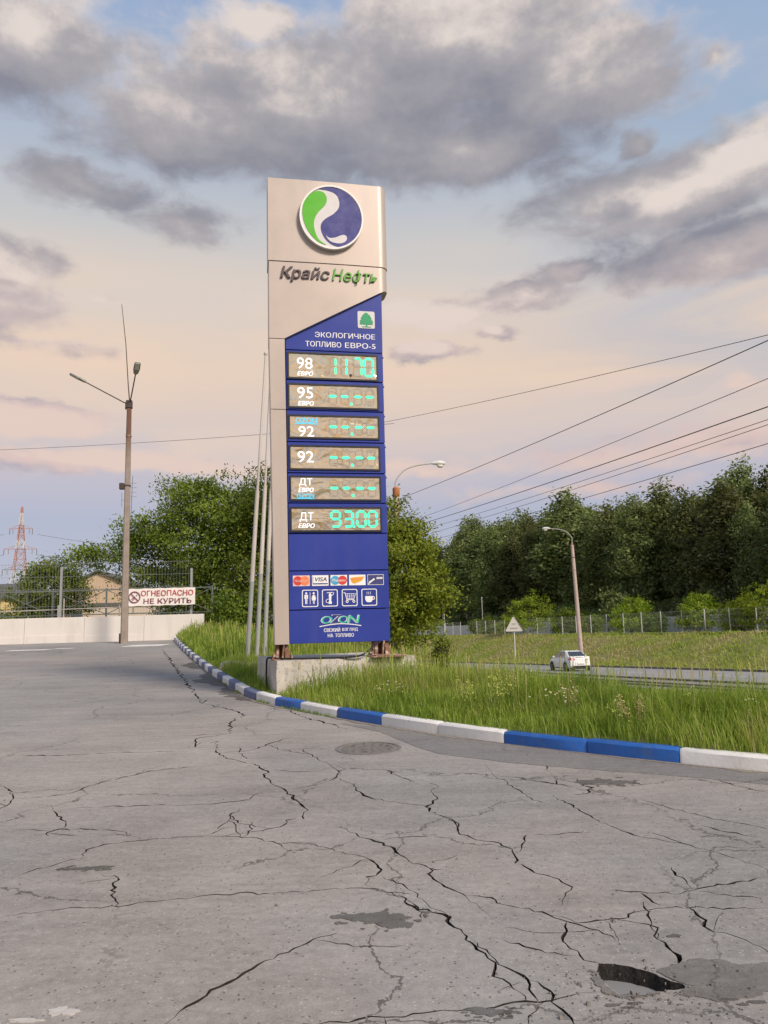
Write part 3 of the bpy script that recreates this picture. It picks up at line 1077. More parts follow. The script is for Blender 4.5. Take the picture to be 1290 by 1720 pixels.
rb_ = random.Random(21)
for nm, cx, cy, rx, ry, lab in [('oil_stain', -1.86, 4.97, 0.12, 0.035, 'dark flat oil stain on the left of the forecourt'), ('oil_stain', -0.08, 4.11, 0.16, 0.085, 'dark ragged stain at the end of the long crack'),
                                ('oil_stain', 0.355, 3.215, 0.075, 0.028, 'small dark stain left of the pothole'), ('oil_stain', 1.80, 6.80, 0.2, 0.09, 'dark crumbled spot below the blue kerb stones')]:
    ground_patch(nm, blob(cx, cy, rx, ry, rb_, 46, 0.55), M_WET, 0.004, lab, rb_, 0.011 * (1 + rx), 0.012)
    for _q in range(9):
        a_ = rb_.uniform(0, 6.28); k_ = rb_.uniform(1.25, 1.8)
        ground_patch(nm, blob(cx + rx * k_ * math.cos(a_), cy + ry * k_ * math.sin(a_), rx * rb_.uniform(.05, .2), ry * rb_.uniform(.06, .2), rb_, 12, .5), M_WET, 0.004, 'small spot beside a dark stain on the asphalt', rb_, 0.004, 0.01)
for i, (cx, cy, rx, ry) in enumerate([(1.30, 3.26, .03, .008), (1.40, 3.235, .04, .009), (1.34, 3.22, .025, .006), (0.93, 3.25, .03, .007), (0.84, 3.24, .035, .008), (0.89, 3.22, .02, .006), (2.1, 4.3, .05, .02), (1.30, 3.83, .035, .013)]):
    ground_patch('oil_stain', blob(cx, cy, rx, ry, rb_, 18, 0.4), M_WET, 0.004, 'tiny damp speck on the asphalt near the pothole', rb_, 0.003, 0.01)
WET = [(1.215, 3.37), (1.16, 3.405), (1.125, 3.45), (1.10, 3.495), (1.17, 3.535), (1.235, 3.575), (1.30, 3.60), (1.359, 3.585), (1.43, 3.575), (1.474, 3.535), (1.60, 3.55), (1.75, 3.56), (1.95, 3.58), (2.2, 3.55), (2.2, 3.40), (1.9, 3.35), (1.7, 3.33), (1.56, 3.335), (1.50, 3.335), (1.41, 3.27), (1.34, 3.262), (1.25, 3.245), (1.18, 3.29), (1.10, 3.295), (1.16, 3.345)]
ground_patch('damp_patch', list(reversed(WET)), M_DAMP, 0.004, 'damp grey patch of asphalt right of the pothole', rb_, 0.014, 0.022)
WET2 = [(0.845, 3.51), (0.85, 3.44), (0.865, 3.37), (0.90, 3.31), (0.94, 3.30), (1.0, 3.312), (1.06, 3.33), (1.05, 3.312), (0.98, 3.300), (0.90, 3.290), (0.85, 3.315), (0.83, 3.36), (0.82, 3.42), (0.83, 3.47), (0.83, 3.53)]
ground_patch('damp_patch', WET2, M_DAMP, 0.0045, 'damp crumbled edge on the near side of the pothole', rb_, 0.016, 0.013)
M_SPLASH = mat('dried_lime_splash', (0.47, 0.44, 0.41), 0.8, var=0.1, scale=30)
for cx, cy, rx, ry in [(-1.33, 3.30, .05, .035), (-1.45, 3.24, .07, .012), (-1.62, 3.21, .08, .014), (-1.25, 3.19, .06, .012), (-1.5, 3.17, .09, .012)]:
    ground_patch('dried_splash', blob(cx, cy, rx, ry, rb_, 24, .5), M_SPLASH, 0.004, 'pale dried splash at the lower left of the forecourt', rb_, 0.004, 0.015)
# worn paint marks by the white wall
for (x, y, lx, ly) in [(-13.7, 29.6, 0.75, 0.22), (-12.6, 30.2, 0.35, 0.12), (-9.6, 30.8, 0.75, 0.55)]:
    ground_patch('painted_marking', [(x - lx, y - ly), (x + lx, y - ly), (x + lx + .12, y + ly), (x - lx + .12, y + ly)], M_MARK, 0.004, 'worn white paint patch on the asphalt near the wall', rb_, 0.03, 0.12)

# sand and dust lying along the foot of the kerb, and damp edges on its left part
M_DUST = mat('gutter_dust', (0.235, 0.205, 0.17), 0.95, var=0.35, scale=40, bump=0.004, bscale=90)
for s0_, s1_ in ((s_of(6, 5.5), s_of(1.5, 8.4)), (s_of(1.2, 8.65), s_of(-.9, 11.0)), (s_of(-1.1, 11.25), s_of(-3.2, 15.4)), (s_of(-3.5, 16.2), s_of(-6.3, 24.5))):
    ss_ = np.linspace(s0_, s1_, 30); a_, b_ = [], []
    for q in ss_:
        p, d, nn = kerb_at(float(q)); o_ = rb_.uniform(.025, .10) * min(1, 4 * min(q - min(s0_, s1_), max(s0_, s1_) - q) / abs(s1_ - s0_) + .15)
        a_.append((p.x + nn.x * -.004, p.y + nn.y * -.004)); b_.append((p.x - nn.x * o_, p.y - nn.y * o_))
    ground_patch('gutter_dust', b_ + a_[::-1], M_DUST, 0.008, 'sand and dust along the foot of the painted kerb', rb_, 0.006, 0.05)
for s0_, wd_, ln_ in ((s_of(-2.6, 13.8), .30, 1.3), (s_of(-3.6, 16.5), .42, 1.6), (s_of(-4.9, 20.4), .40, 1.3)):
    a_, b_ = [], []
    for q in np.linspace(s0_ - ln_, s0_ + ln_, 16):
        p, d, nn = kerb_at(float(q)); o_ = .03 + wd_ * max(0, 1 - ((q - s0_) / ln_) ** 2) * rb_.uniform(.6, 1.2)
        a_.append((p.x - nn.x * .006, p.y - nn.y * .006)); b_.append((p.x - nn.x * o_, p.y - nn.y * o_))
    ground_patch('damp_patch', b_ + a_[::-1], M_WET, 0.005, 'damp dark edge along the left part of the painted kerb', rb_, 0.02, 0.06)
# loose crumbs of asphalt and grit
M_CRUMB = mat('asphalt_crumbs', (0.17, 0.155, 0.14), 0.9, var=0.5, scale=60)
mb = MB()
for i in range(900):
    u = rb_.random()
    if u < .34: x, y = rb_.gauss(1.02, .22), rb_.gauss(3.36, .12)
    elif u < .55:
        wm_, pp_ = rb_.choice(CRACKS); q = rb_.choice(pp_); x, y = q[0] / 100 + rb_.gauss(0, .05), q[1] / 100 + rb_.gauss(0, .05)
    elif u < .75:
        p, d, nn = kerb_at(rb_.uniform(s_of(4.1, 6.5), s_of(-3.4, 16))); o_ = abs(rb_.gauss(0, .09)) + .012; x, y = p.x - nn.x * o_, p.y - nn.y * o_
    else: y = rb_.uniform(2.4, 9); x = rb_.uniform(-.6, .6) * y
    if inside_poly(np.array([[x, y]]), RIM)[0]: continue
    r = rb_.uniform(.0015, .006) * (1 + (rb_.random() < .1)); z = .031 * y
    k = [(x + r * math.cos(a) * rb_.uniform(.7, 1.3), y + r * math.sin(a) * rb_.uniform(.7, 1.3)) for a in (0.3, 1.7, 2.9, 4.2, 5.3)]
    mb.add([(a, b, z - .001) for a, b in k] + [(x + (a - x) * .6, y + (b - y) * .6, z + r * 1.1) for a, b in k], [(5, 6, 7, 8, 9)] + [(j, (j + 1) % 5, 5 + (j + 1) % 5, 5 + j) for j in range(5)])
for i in range(34):
    if i < 12:
        k = rb_.random(); a_, c_ = FLOOR[int(k * len(FLOOR) * .5)], RIM[int(k * len(RIM) * .5)]
        f = rb_.uniform(-.1, 1.25); x, y = a_[0] + (c_[0] - a_[0]) * f + rb_.gauss(0, .006), a_[1] + (c_[1] - a_[1]) * f + rb_.gauss(0, .006); z = .031 * y - .075 * (1 - min(1, max(0, f))) - .004
    else: x, y = rb_.uniform(.84, 1.2), rb_.uniform(3.26, 3.33); z = .031 * y
    r = rb_.uniform(.004, .011)
    k = [(x + r * math.cos(a) * rb_.uniform(.6, 1.3), y + r * math.sin(a) * rb_.uniform(.6, 1.3)) for a in (0.3, 1.7, 2.9, 4.2, 5.3)]
    h_ = r * rb_.uniform(.6, 1.1)
    mb.add([(a, b, z - .004) for a, b in k] + [(x + (a - x) * .65 + rb_.uniform(-.002, .002), y + (b - y) * .65, z + h_ * rb_.uniform(.8, 1.2)) for a, b in k], [(5, 6, 7), (5, 7, 8), (5, 8, 9)] + [(j, (j + 1) % 5, 5 + (j + 1) % 5, 5 + j) for j in range(5)])
tag(mb.build('asphalt_crumbs', M_CRUMB), 'loose grit and asphalt crumbs round the pothole, cracks and kerb', kind='stuff')
# manhole
M_IRON = mat('worn_cast_iron', (0.18, 0.168, 0.155), 0.7, metal=0.2, var=0.25, scale=20, bump=0.003, bscale=80)
mh = thing('manhole', 'round cast iron manhole cover set in the asphalt below the kerb', 'manhole', (-0.235, 8.555, 0.031 * 8.555))
mh.rotation_euler = (math.atan(0.031), 0, 0)
mb = MB(); n = 40
ring_pts = [(0.355, -0.01), (0.355, 0.006), (0.315, 0.008), (0.312, -0.01)]
for i in range(3):
    vs, fs = [], []
    for r, z in ring_pts[i:i + 2]:
        vs += [(r * math.cos(2 * PI * k / n), r * math.sin(2 * PI * k / n), z) for k in range(n)]
    fs = [(k, (k + 1) % n, n + (k + 1) % n, n + k) for k in range(n)]
    mb.add(vs, fs)
mb.build('frame_ring', M_IRON, mh, 40)
mb = MB(); mb.lathe([(0.297, -0.012), (0.297, 0.004), (0.285, 0.006), (0.26, 0.0035), (0.02, 0.0035)], 36)
for r in (0.09, 0.17, 0.24):
    k = max(6, int(r * 60))
    for i in range(k):
        a = 2 * PI * i / k
        mb.box(r * math.cos(a) - .012, r * math.cos(a) + .012, r * math.sin(a) - .008, r * math.sin(a) + .008, 0.003, 0.016)
mb.build('cover', M_IRON, mh, 40)
for a in (0.4, 2.5, 4.6): MB().box(.215 * math.cos(a) - .02, .215 * math.cos(a) + .02, .215 * math.sin(a) - .014, .215 * math.sin(a) + .014, 0.002, 0.0045).build('lifting_hole', M_CRACK, mh)

# ------------------------------------------------------------------ road, its edges, the gravel strip
def strip(name, w0, w1, t0, t1, dz, m, label, step=3.0, thick=0.0):
    vs, fs = [], []
    T_ = np.arange(t0, t1 + .01, step)
    for t in T_:
        for wv in (w0, w1):
            x, y = road_xy(wv, t); vs.append((x, y, float(zroad(y)) + dz))
    for i in range(len(T_) - 1): fs.append((2 * i, 2 * i + 1, 2 * i + 3, 2 * i + 2))
    if thick:
        k = len(vs)
        vs += [(x, y, z - thick) for x, y, z in vs]
        for i in range(len(T_) - 1):
            fs.append((2 * i, 2 * i + 2, k + 2 * i + 2, k + 2 * i)); fs.append((2 * i + 1, k + 2 * i + 1, k + 2 * i + 3, 2 * i + 3))
    return tag(MB().add(vs, fs).build(name, m), label, kind='structure')


M_EDGE = mat('dark_kerb_concrete', (0.15, 0.14, 0.13), 0.85, var=0.3, scale=5)
strip('road', 0.0, 9.0, -45, 130, 0.0, M_ROAD, 'pale grey road passing below the grass bank')
strip('gravel_strip', -5.4, -0.35, -45, 60, -0.02, M_GRAVEL, 'gravel strip between the verge and the road')
strip('road_kerb', -0.34, -0.02, -45, 130, 0.07, M_EDGE, 'low dark kerb on the near side of the road', thick=0.2)
strip('road_kerb', 9.02, 9.3, -45, 130, 0.13, M_EDGE, 'low dark kerb at the foot of the grass bank', thick=0.3)
strip('gravel_edging', -4.2, -3.95, -45, 60, 0.06, M_EDGE, 'dark edging line in the gravel strip', thick=0.2)
strip('gravel_edging', -2.75, -2.55, -45, 60, 0.05, M_EDGE, 'second dark edging line in the gravel strip', thick=0.2)
for t in np.arange(-40, 125, 9.0):
    strip('lane_marking', 4.42, 4.56, t, t + 3.0, 0.004, M_MARK, 'white dashed lane line on the road')
strip('bank_path', 18.3, 19.6, -45, 140, 0, M_GRAVEL, 'pale path along the top of the bank')
o = bpy.data.objects['bank_path']
for v in o.data.vertices:
    wv, t = road_wt(v.co.x, v.co.y); v.co.z = float(ztop(t)) + 0.09

# ------------------------------------------------------------------ concrete block and price sign
def concrete(name, col, bump=0.01):
    m, t, b = new_mat(name)
    co = t.n('ShaderNodeTexCoord').outputs['Object']
    n1 = t.noise(co, 3.0, 7, 0.65); n2 = t.noise(co, 22.0, 6, 0.7)
    c = t.ramp(n1, [(0.25, tuple(c * 0.72 for c in col) + (1,)), (0.7, tuple(min(1, c * 1.12) for c in col) + (1,))])
    vo = t.n('ShaderNodeTexVoronoi'); t.put(vo.inputs['Vector'], co); vo.inputs['Scale'].default_value = 34
    r = t.n('ShaderNodeSeparateColor'); t.put(r.inputs[0], vo.outputs['Color'])
    pore = t.m('MULTIPLY', t.m('LESS_THAN', vo.outputs['Distance'], 0.33), t.m('GREATER_THAN', r.outputs[0], 0.72))
    c = t.mix(t.m('MULTIPLY', pore, 0.65), c, tuple(x * 0.35 for x in col) + (1,))
    st = t.noise(t.v('MULTIPLY', co, (1, 1, 0.12)), 5.0, 6, 0.6)
    c = t.mix(t.m('MULTIPLY', t.mrange(st, 0.5, 0.75, 0, 1, True), 0.45), c, tuple(x * 0.5 for x in col) + (1,))
    t.put(b.inputs['Base Color'], c); b.inputs['Roughness'].default_value = 0.92; b.inputs['Specular IOR Level'].default_value = 0.2
    bp = t.n('ShaderNodeBump'); bp.inputs['Strength'].default_value = 0.8; bp.inputs['Distance'].default_value = bump
    t.put(bp.inputs['Height'], t.m('SUBTRACT', n2, t.m('MULTIPLY', pore, 0.8))); t.put(b.inputs['Normal'], bp.outputs[0])
    return m


M_CONC = concrete('cast_concrete', (0.52, 0.485, 0.435))
M_POST = concrete('post_concrete', (0.36, 0.31, 0.275), 0.004)
rn = random.Random(8)
blk = MB()
# a rough cast block: gridded faces with small bumps
def rough_block(mb, L, D, z0, z1, nx_, ny_, nz_, amp, rng):
    def P(i, j, k):
        x = L * i / nx_; y = D * j / ny_; z = z0 + (z1 - z0) * k / nz_
        rr = random.Random(i * 7919 + j * 104729 + k * 1299709)
        e = amp * (1.0 if k else 0.3)
        ex = 0.012 if (k == nz_) else 0
        x += rr.uniform(-e, e) + (ex if i == 0 else -ex if i == nx_ else 0)
        y += rr.uniform(-e, e) + (ex if j == 0 else -ex if j == ny_ else 0)
        z += rr.uniform(-e, e) * 0.7
        return (x, y, z)
    def grid(fn, a, b):
        vs = [fn(i, j) for j in range(b + 1) for i in range(a + 1)]
        fs = [(j * (a + 1) + i, j * (a + 1) + i + 1, (j + 1) * (a + 1) + i + 1, (j + 1) * (a + 1) + i) for j in range(b) for i in range(a)]
        mb.add(vs, fs)
    grid(lambda i, k: P(i, 0, k), nx_, nz_)
    grid(lambda i, k: P(nx_ - i, ny_, k), nx_, nz_)
    grid(lambda j, k: P(0, ny_ - j, k), ny_, nz_)
    grid(lambda j, k: P(nx_, j, k), ny_, nz_)
    grid(lambda i, j: P(i, j, nz_), nx_, ny_)


rough_block(blk, 2.40, 2.3, -0.35, 0.53, 24, 22, 8, 0.007, rn)
o = blk.build('concrete_block', M_CONC)
o.location = (-1.80, 12.60, 0.50); o.rotation_euler = (0, 0, rad(17))
tag(o, 'rough pale concrete foundation block carrying the tall price sign', 'concrete block')

# local frame of the sign: x to the right along its face, y into the sign, z up from the block's top
ZB = 1.03
sign = thing('price_sign', 'tall silver and blue fuel price sign on the concrete block', 'price sign', (-1.866, 12.93, ZB), rad(11))
M_SILVER = mat('silver_panel', (0.46, 0.392, 0.348), 0.42, metal=0.2, var=0.03, scale=1.5, spec=0.5, dirt=(0.36, 0.33, 0.31, 1), dirt_amt=0.35, dirt_scale=2.0, streak=True)
M_SIGNBLUE = mat('sign_blue', (0.026, 0.046, 0.285), 0.40, var=0.06, scale=1.3, spec=0.3, dirt=(0.06, 0.075, 0.27, 1), dirt_amt=0.3, dirt_scale=2.5, streak=True)
M_DARK = mat('dark_gap', (0.02, 0.02, 0.022), 0.7)
M_BEZEL = mat('black_bezel', (0.018, 0.018, 0.022), 0.45)
M_WHITE = mat('white_print', (0.80, 0.80, 0.80), 0.5, var=0.02)
M_GREEN = mat('logo_green', (0.085, 0.42, 0.012), 0.35, var=0.04)
M_LBLUE = mat('logo_blue', (0.050, 0.050, 0.215), 0.25, var=0.06, spec=0.6)
M_LGREY = mat('logo_pale_grey', (0.62, 0.60, 0.60), 0.35, var=0.03)
M_LWHITE = mat('logo_rim_white', (0.78, 0.76, 0.74), 0.4, var=0.03)
M_PLUM = mat('lettering_plum', (0.085, 0.06, 0.07), 0.5, var=0.1)
M_LIME = mat('lettering_green', (0.12, 0.36, 0.05), 0.5, var=0.1)
M_LED = mat('led_green', (0.05, 0.35, 0.25), 0.4, emit=(0.06, 1.0, 0.50, 1), emit_s=1.1)
M_LEDW = mat('led_white', (0.7, 0.7, 0.72), 0.4, emit=(0.98, 0.97, 1.0, 1), emit_s=0.75)
M_LEDC = mat('led_cyan', (0.05, 0.3, 0.4), 0.4, emit=(0.03, 0.62, 0.95, 1), emit_s=0.9)
M_UNLIT = mat('unlit_segment', (0.36, 0.31, 0.235), 0.3, var=0.2, scale=12)


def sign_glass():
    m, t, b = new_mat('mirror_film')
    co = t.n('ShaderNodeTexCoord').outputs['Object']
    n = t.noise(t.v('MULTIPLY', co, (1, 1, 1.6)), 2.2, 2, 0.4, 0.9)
    c = t.ramp(t.noise(co, 5.0, 5, 0.6, 2.0), [(0.3, (0.60, 0.49, 0.34, 1)), (0.48, (0.80, 0.69, 0.52, 1)), (0.56, (0.82, 0.66, 0.43, 1)), (0.64, (0.72, 0.47, 0.22, 1)), (0.7, (0.78, 0.62, 0.42, 1))])  # amber blotches painted into the film in place of orange reflections
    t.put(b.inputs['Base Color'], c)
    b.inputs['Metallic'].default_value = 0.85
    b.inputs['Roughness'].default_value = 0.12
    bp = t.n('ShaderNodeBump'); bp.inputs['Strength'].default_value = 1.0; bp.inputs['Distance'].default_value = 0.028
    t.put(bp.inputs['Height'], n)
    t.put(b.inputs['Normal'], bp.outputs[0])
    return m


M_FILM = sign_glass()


def V(v):
    return v - ZB


# inner frame
mb = MB(); mb.box(0.05, 1.90, 0.06, 0.44, V(1.32), V(9.58))
mb.build('inner_frame', M_DARK, sign)
# silver cap with a rounded right edge
def plan_prism(mb, plan, z0, z1):
    n = len(plan)
    vs = [(x, y, z0) for x, y in plan] + [(x, y, z1) for x, y in plan]
    fs = [tuple(reversed(range(n))), tuple(range(n, 2 * n))] + [(i, (i + 1) % n, n + (i + 1) % n, n + i) for i in range(n)]
    mb.add(vs, fs)


cap_plan = [(-0.085, -0.02), (0.6, -0.032), (1.3, -0.032), (1.92, -0.02)] + [(2.10 - 0.16 + 0.16 * math.cos(a), 0.14 + 0.16 * math.sin(a)) for a in np.linspace(-PI / 2, 0, 7)] + [(2.10, 0.36)] + [(1.94 + 0.16 * math.cos(a), 0.36 + 0.16 * math.sin(a)) for a in np.linspace(0, PI / 2, 5)] + [(-0.085, 0.52)]
mb = MB(); plan_prism(mb, cap_plan, V(8.05), V(9.635)); mb.build('cap_panel', M_SILVER, sign, 30)
mb = MB(); mb.tube([(1.86, 0.25, V(9.63)), (1.86, 0.25, V(9.70))], 0.02, 8); mb.build('lifting_eye', M_DARK, sign)
# silver panel under the cap, cut on the slant: rounded right edge again
prof = []
cols_ = [(u, y) for u, y in cap_plan[:11]]
def slant(u):
    return 6.60 + (max(0.19, min(u, 2.03)) - 0.19) / (2.03 - 0.19) * (7.60 - 6.60)
mb = MB()
pl = [(-0.072, -0.02), (0.19, -0.022), (0.6, -0.032), (1.3, -0.032), (1.90, -0.02)] + [(2.085 - 0.16 + 0.16 * math.cos(a), 0.14 + 0.16 * math.sin(a)) for a in np.linspace(-PI / 2, 0, 7)] + [(2.085, 0.36)] + [(1.925 + 0.16 * math.cos(a), 0.36 + 0.16 * math.sin(a)) for a in np.linspace(0, PI / 2, 5)] + [(0.19, 0.52), (-0.072, 0.52)]
n = len(pl)
vs = [(x, y, V(8.03)) for x, y in pl] + [(x, y, V(slant(x))) for x, y in pl]
mb.add(vs, [tuple(range(n)), tuple(reversed(range(n, 2 * n)))] + [(i, n + i, n + (i + 1) % n, (i + 1) % n) for i in range(n)])
mb.build('slanted_panel', M_SILVER, sign, 30)
# column panels
mb = MB(); mb.prism([(-0.052, V(5.318)), (0.208, V(5.318)), (0.196, V(6.588)), (-0.070, V(6.588))], -0.018, 0.50); mb.build('column_panel', M_SILVER, sign)
mb = MB(); mb.prism([(0.0, V(1.285)), (0.235, V(1.285)), (0.208, V(5.306)), (-0.052, V(5.306))], -0.018, 0.50); mb.build('column_panel', M_SILVER, sign)
# blue panels
mb = MB(); mb.prism([(0.215, V(6.425)), (1.955, V(6.425)), (1.965, V(7.57)), (0.215, V(6.64))], 0.025, 0.46)
tri = mb.build('slogan_panel', M_SIGNBLUE, sign)
mb = MB(); put_text(mb, 'ЭКОЛОГИЧНОЕ', 0.735, 1.822, V(6.668), V(6.765), 0.025, bold=0.012); mb.build('slogan_lettering', M_WHITE, tri)
for w_, a_, b_ in (('ТОПЛИВО', .565, 1.205), ('ЕВРО-5', 1.275, 1.828)):
    mb = MB(); put_text(mb, w_, a_, b_, V(6.490), V(6.590), 0.025, bold=0.012); mb.build('slogan_lettering', M_WHITE, tri)
mb = MB(); mb.prism(rrect(1.512, 1.825, V(6.872), V(7.195), 0.03), 0.017, 0.025); mb.build('tree_badge', M_LGREY, tri)
M_BADGE = mat('badge_green', (0.02, 0.30, 0.13), 0.5, var=0.15)
mb = MB()
for cu, cv, r in [(1.668, 7.14, .035), (1.64, 7.105, .042), (1.70, 7.10, .045), (1.615, 7.06, .045), (1.67, 7.055, .05), (1.725, 7.055, .045), (1.595, 7.005, .042), (1.65, 7.005, .045), (1.70, 7.01, .048), (1.75, 7.0, .042), (1.58, 6.965, .03), (1.76, 6.965, .03), (1.63, 6.968, .035), (1.71, 6.968, .035)]:
    mb.prism([(cu + r * (1 + .15 * math.sin(5 * a)) * math.cos(a), V(cv) + r * .8 * math.sin(a)) for a in np.linspace(0, 2 * PI, 13)[:-1]], 0.0125 - r * 0.02, 0.017)
mb.prism([(1.655, V(6.905)), (1.69, V(6.905)), (1.682, V(6.98)), (1.663, V(6.98))], 0.0125, 0.017)
mb.prism([(1.59, V(6.892)), (1.75, V(6.892)), (1.75, V(6.906)), (1.59, V(6.906))], 0.0122, 0.017)
mb.build('tree_picture', M_BADGE, tri)

SEAM = [6.415, 5.868, 5.318, 4.752, 4.200, 3.672, 3.142]
SEGS = {'0': 'abcdef', '1': 'bc', '7': 'abc', '9': 'abcdfg', '3': 'abcdg', '-': 'g', '8': 'abcdefg'}


def seg_shapes(mb, ch, u0, u1, v0, v1, y, th=0.004, wd=0.034):
    g_ = 0.008
    vm = (v0 + v1) / 2
    h = wd / 2
    S = {'a': ((u0 + h, v1 - h), (u1 - h, v1 - h)), 'd': ((u0 + h, v0 + h), (u1 - h, v0 + h)), 'g': ((u0 + h, vm), (u1 - h, vm)),
         'f': ((u0 + h, vm), (u0 + h, v1 - h)), 'e': ((u0 + h, v0 + h), (u0 + h, vm)), 'b': ((u1 - h, vm), (u1 - h, v1 - h)), 'c': ((u1 - h, v0 + h), (u1 - h, vm))}
    for s in SEGS[ch]:
        (a, b), (c, d) = S[s]
        if s in 'adg':
            a += g_; c -= g_
            mb.prism([(a, b), (a + h, b - h), (c - h, b - h), (c, b), (c - h, b + h), (a + h, b + h)], y - th, y)
        else:
            b += g_; d -= g_
            mb.prism([(a, b), (a + h, b + h), (a + h, d - h), (a, d), (a - h, d - h), (a - h, b + h)], y - th, y)


ROWS = [  # glass v0, v1, label list (text, u0,u1,v0,v1, material key, shear), digits
    (5.912, 6.345, [('98', .410, .685, 6.072, 6.275, 'w', 0), ('ЕВРО', .418, .692, 5.945, 6.025, 'w', .2)], '11.70'),
    (5.383, 5.773, [('95', .412, .688, 5.535, 5.735, 'w', 0), ('ЕВРО', .425, .698, 5.405, 5.483, 'w', .2)], '--.--'),
    (4.838, 5.206, [('OZON', .377, .749, 5.085, 5.180, 'c', 0), ('92', .426, .698, 4.846, 5.030, 'w', 0)], '--.--'),
    (4.280, 4.662, [('92', .405, .685, 4.385, 4.585, 'w', 0)], '--.--'),
    (3.740, 4.120, [('ДТ', .427, .658, 3.962, 4.106, 'w', 0), ('ЕВРО', .416, .675, 3.862, 3.940, 'w', .2), ('OZON', .385, .683, 3.757, 3.835, 'c', 0)], '--.--'),
    (3.200, 3.574, [('ДТ', .430, .669, 3.345, 3.510, 'w', 0), ('ЕВРО', .410, .686, 3.240, 3.318, 'w', .2)], '93.00')]
NAMES = ['98', '95', 'ozon 92', '92', 'diesel with ozon', 'diesel']
for i, (g0, g1, labs, dig) in enumerate(ROWS):
    mb = MB()
    mb.box(0.222 + .004 * i, 1.955, 0.025, 0.46, V(SEAM[i + 1] + 0.008), V(SEAM[i] - 0.008), bev=0.006)
    mb.tube([(1.955, 0.12, V(SEAM[i] - .05)), (1.985, 0.12, V(SEAM[i] - .05))], 0.018, 8)
    pan = mb.build('price_panel', M_SIGNBLUE, sign)
    tag(pan, ['price panel showing 117.0 for fuel 98', 'price panel for fuel 95 with dashes', 'price panel for fuel 92 under a blue word', 'price panel for plain fuel 92 with dashes', 'price panel for diesel with dashes', 'price panel showing 93.00 for diesel'][i])
    a, b = 0.270 + .005 * i, 1.835
    mb = MB(); ring(mb, [(a - .028, V(g0) - .03), (b + .028, V(g0) - .03), (b + .028, V(g1) + .03), (a - .028, V(g1) + .03)], [(a, V(g0)), (b, V(g0)), (b, V(g1)), (a, V(g1))], 0.006, 0.04)
    mb.build('bezel', M_BEZEL, pan)
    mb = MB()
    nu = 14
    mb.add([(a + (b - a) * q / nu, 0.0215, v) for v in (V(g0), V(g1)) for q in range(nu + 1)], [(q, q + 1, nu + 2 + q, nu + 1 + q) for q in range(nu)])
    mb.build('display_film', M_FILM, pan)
    mw_, mc_ = MB(), MB()
    for (tx, u0, u1, v0, v1, k, sh) in labs:
        put_text(mw_ if k == 'w' else mc_, tx, u0, u1, V(v0), V(v1), 0.0205, shear=sh, bold=0.03 if tx == 'ЕВРО' else 0.0)
        if k == 'c': stroke(mc_, [(u0 - .01 + (u1 - u0 + .02) * q / 8, V(v0) - .018 + .018 * math.sin(PI * q / 8)) for q in range(9)], .014, 0.0165, 0.0205)
    mw_.build('fuel_name', M_LEDW, pan)
    if mc_.v: mc_.build('ozon_word', M_LEDC, pan)
    U = [(0.957, 1.112), (1.173, 1.322), (1.412, 1.562), (1.622, 1.778)]
    d0_, d1_ = V(g0) + 0.045, V(g1) - 0.03
    if i == 0: U = [(0.975, 1.115), (1.185, 1.312), (1.408, 1.583), (1.600, 1.792)]
    if i == 5: U = [(0.955, 1.147), (1.177, 1.368), (1.407, 1.593), (1.612, 1.792)]
    chs = dig.replace('.', '')
    for q, (u0, u1) in enumerate(U):
        mb = MB()
        rest = [s for s in 'abcdefg' if s not in SEGS[chs[q]]]
        SEGS['~'] = rest
        seg_shapes(mb, '~', u0, u1, d0_, d1_, 0.0208, 0.0012, 0.022)
        if rest: mb.build('unlit_segments', M_UNLIT, pan)
        mb = MB()
        if chs[q] == '-': seg_shapes(mb, '-', u0 - .03, u1 + .03, d0_, d1_, 0.0205, 0.006, 0.048)
        else: seg_shapes(mb, chs[q], u0, u1, d0_, d1_, 0.0205, 0.006, 0.040)
        mb.build('digit', M_LED, pan)
    mb = MB(); mb.prism(circ(1.365, d0_ + .022, .026, 12), 0.014, 0.0205)
    mb.build('decimal_point', M_BEZEL if i == 0 else M_LED, pan)
mb = MB(); mb.box(0.240, 1.955, 0.025, 0.46, V(2.512), V(3.134), bev=0.006); mb.build('blank_panel', M_SIGNBLUE, sign)
mb = MB(); mb.box(0.243, 1.956, 0.025, 0.46, V(1.852), V(2.498), bev=0.006); icons = mb.build('service_panel', M_SIGNBLUE, sign)
mb = MB(); mb.box(0.246, 1.957, 0.025, 0.46, V(1.290), V(1.838), bev=0.006); foot = mb.build('foot_panel', M_SIGNBLUE, sign)
for q in SEAM[:-1]:
    pass
# the round emblem
YD = -0.105
mb = MB(); mb.prism([(1.055 + .578 * math.cos(a), V(8.903) + .615 * math.sin(a)) for a in np.linspace(0, 2 * PI, 65)[:-1]], YD, -0.015)
disc = mb.build('round_emblem', M_LGREY, sign, 30)
mb = MB(); ring(mb, [(1.055 + .582 * math.cos(a), V(8.903) + .620 * math.sin(a)) for a in np.linspace(0, 2 * PI, 65)[:-1]], [(1.055 + .552 * math.cos(a), V(8.903) + .588 * math.sin(a)) for a in np.linspace(0, 2 * PI, 65)[:-1]], YD - 0.02, YD + 0.03)
mb.build('emblem_rim', M_LWHITE, disc, 30)


def smooth_closed(pts, k=4, sharp=()):
    out = []
    n = len(pts)
    for i in range(n):
        p0, p1, p2, p3 = [np.array(pts[j % n], float) for j in (i - 1, i, i + 1, i + 2)]
        if i in sharp: p0 = p1
        if (i + 1) % n in sharp: p3 = p2
        for q in range(k):
            t = q / k
            out.append(0.5 * ((2 * p1) + (-p0 + p2) * t + (2 * p0 - 5 * p1 + 4 * p2 - p3) * t * t + (-p0 + 3 * p1 - 3 * p2 + p3) * t ** 3))
    return out


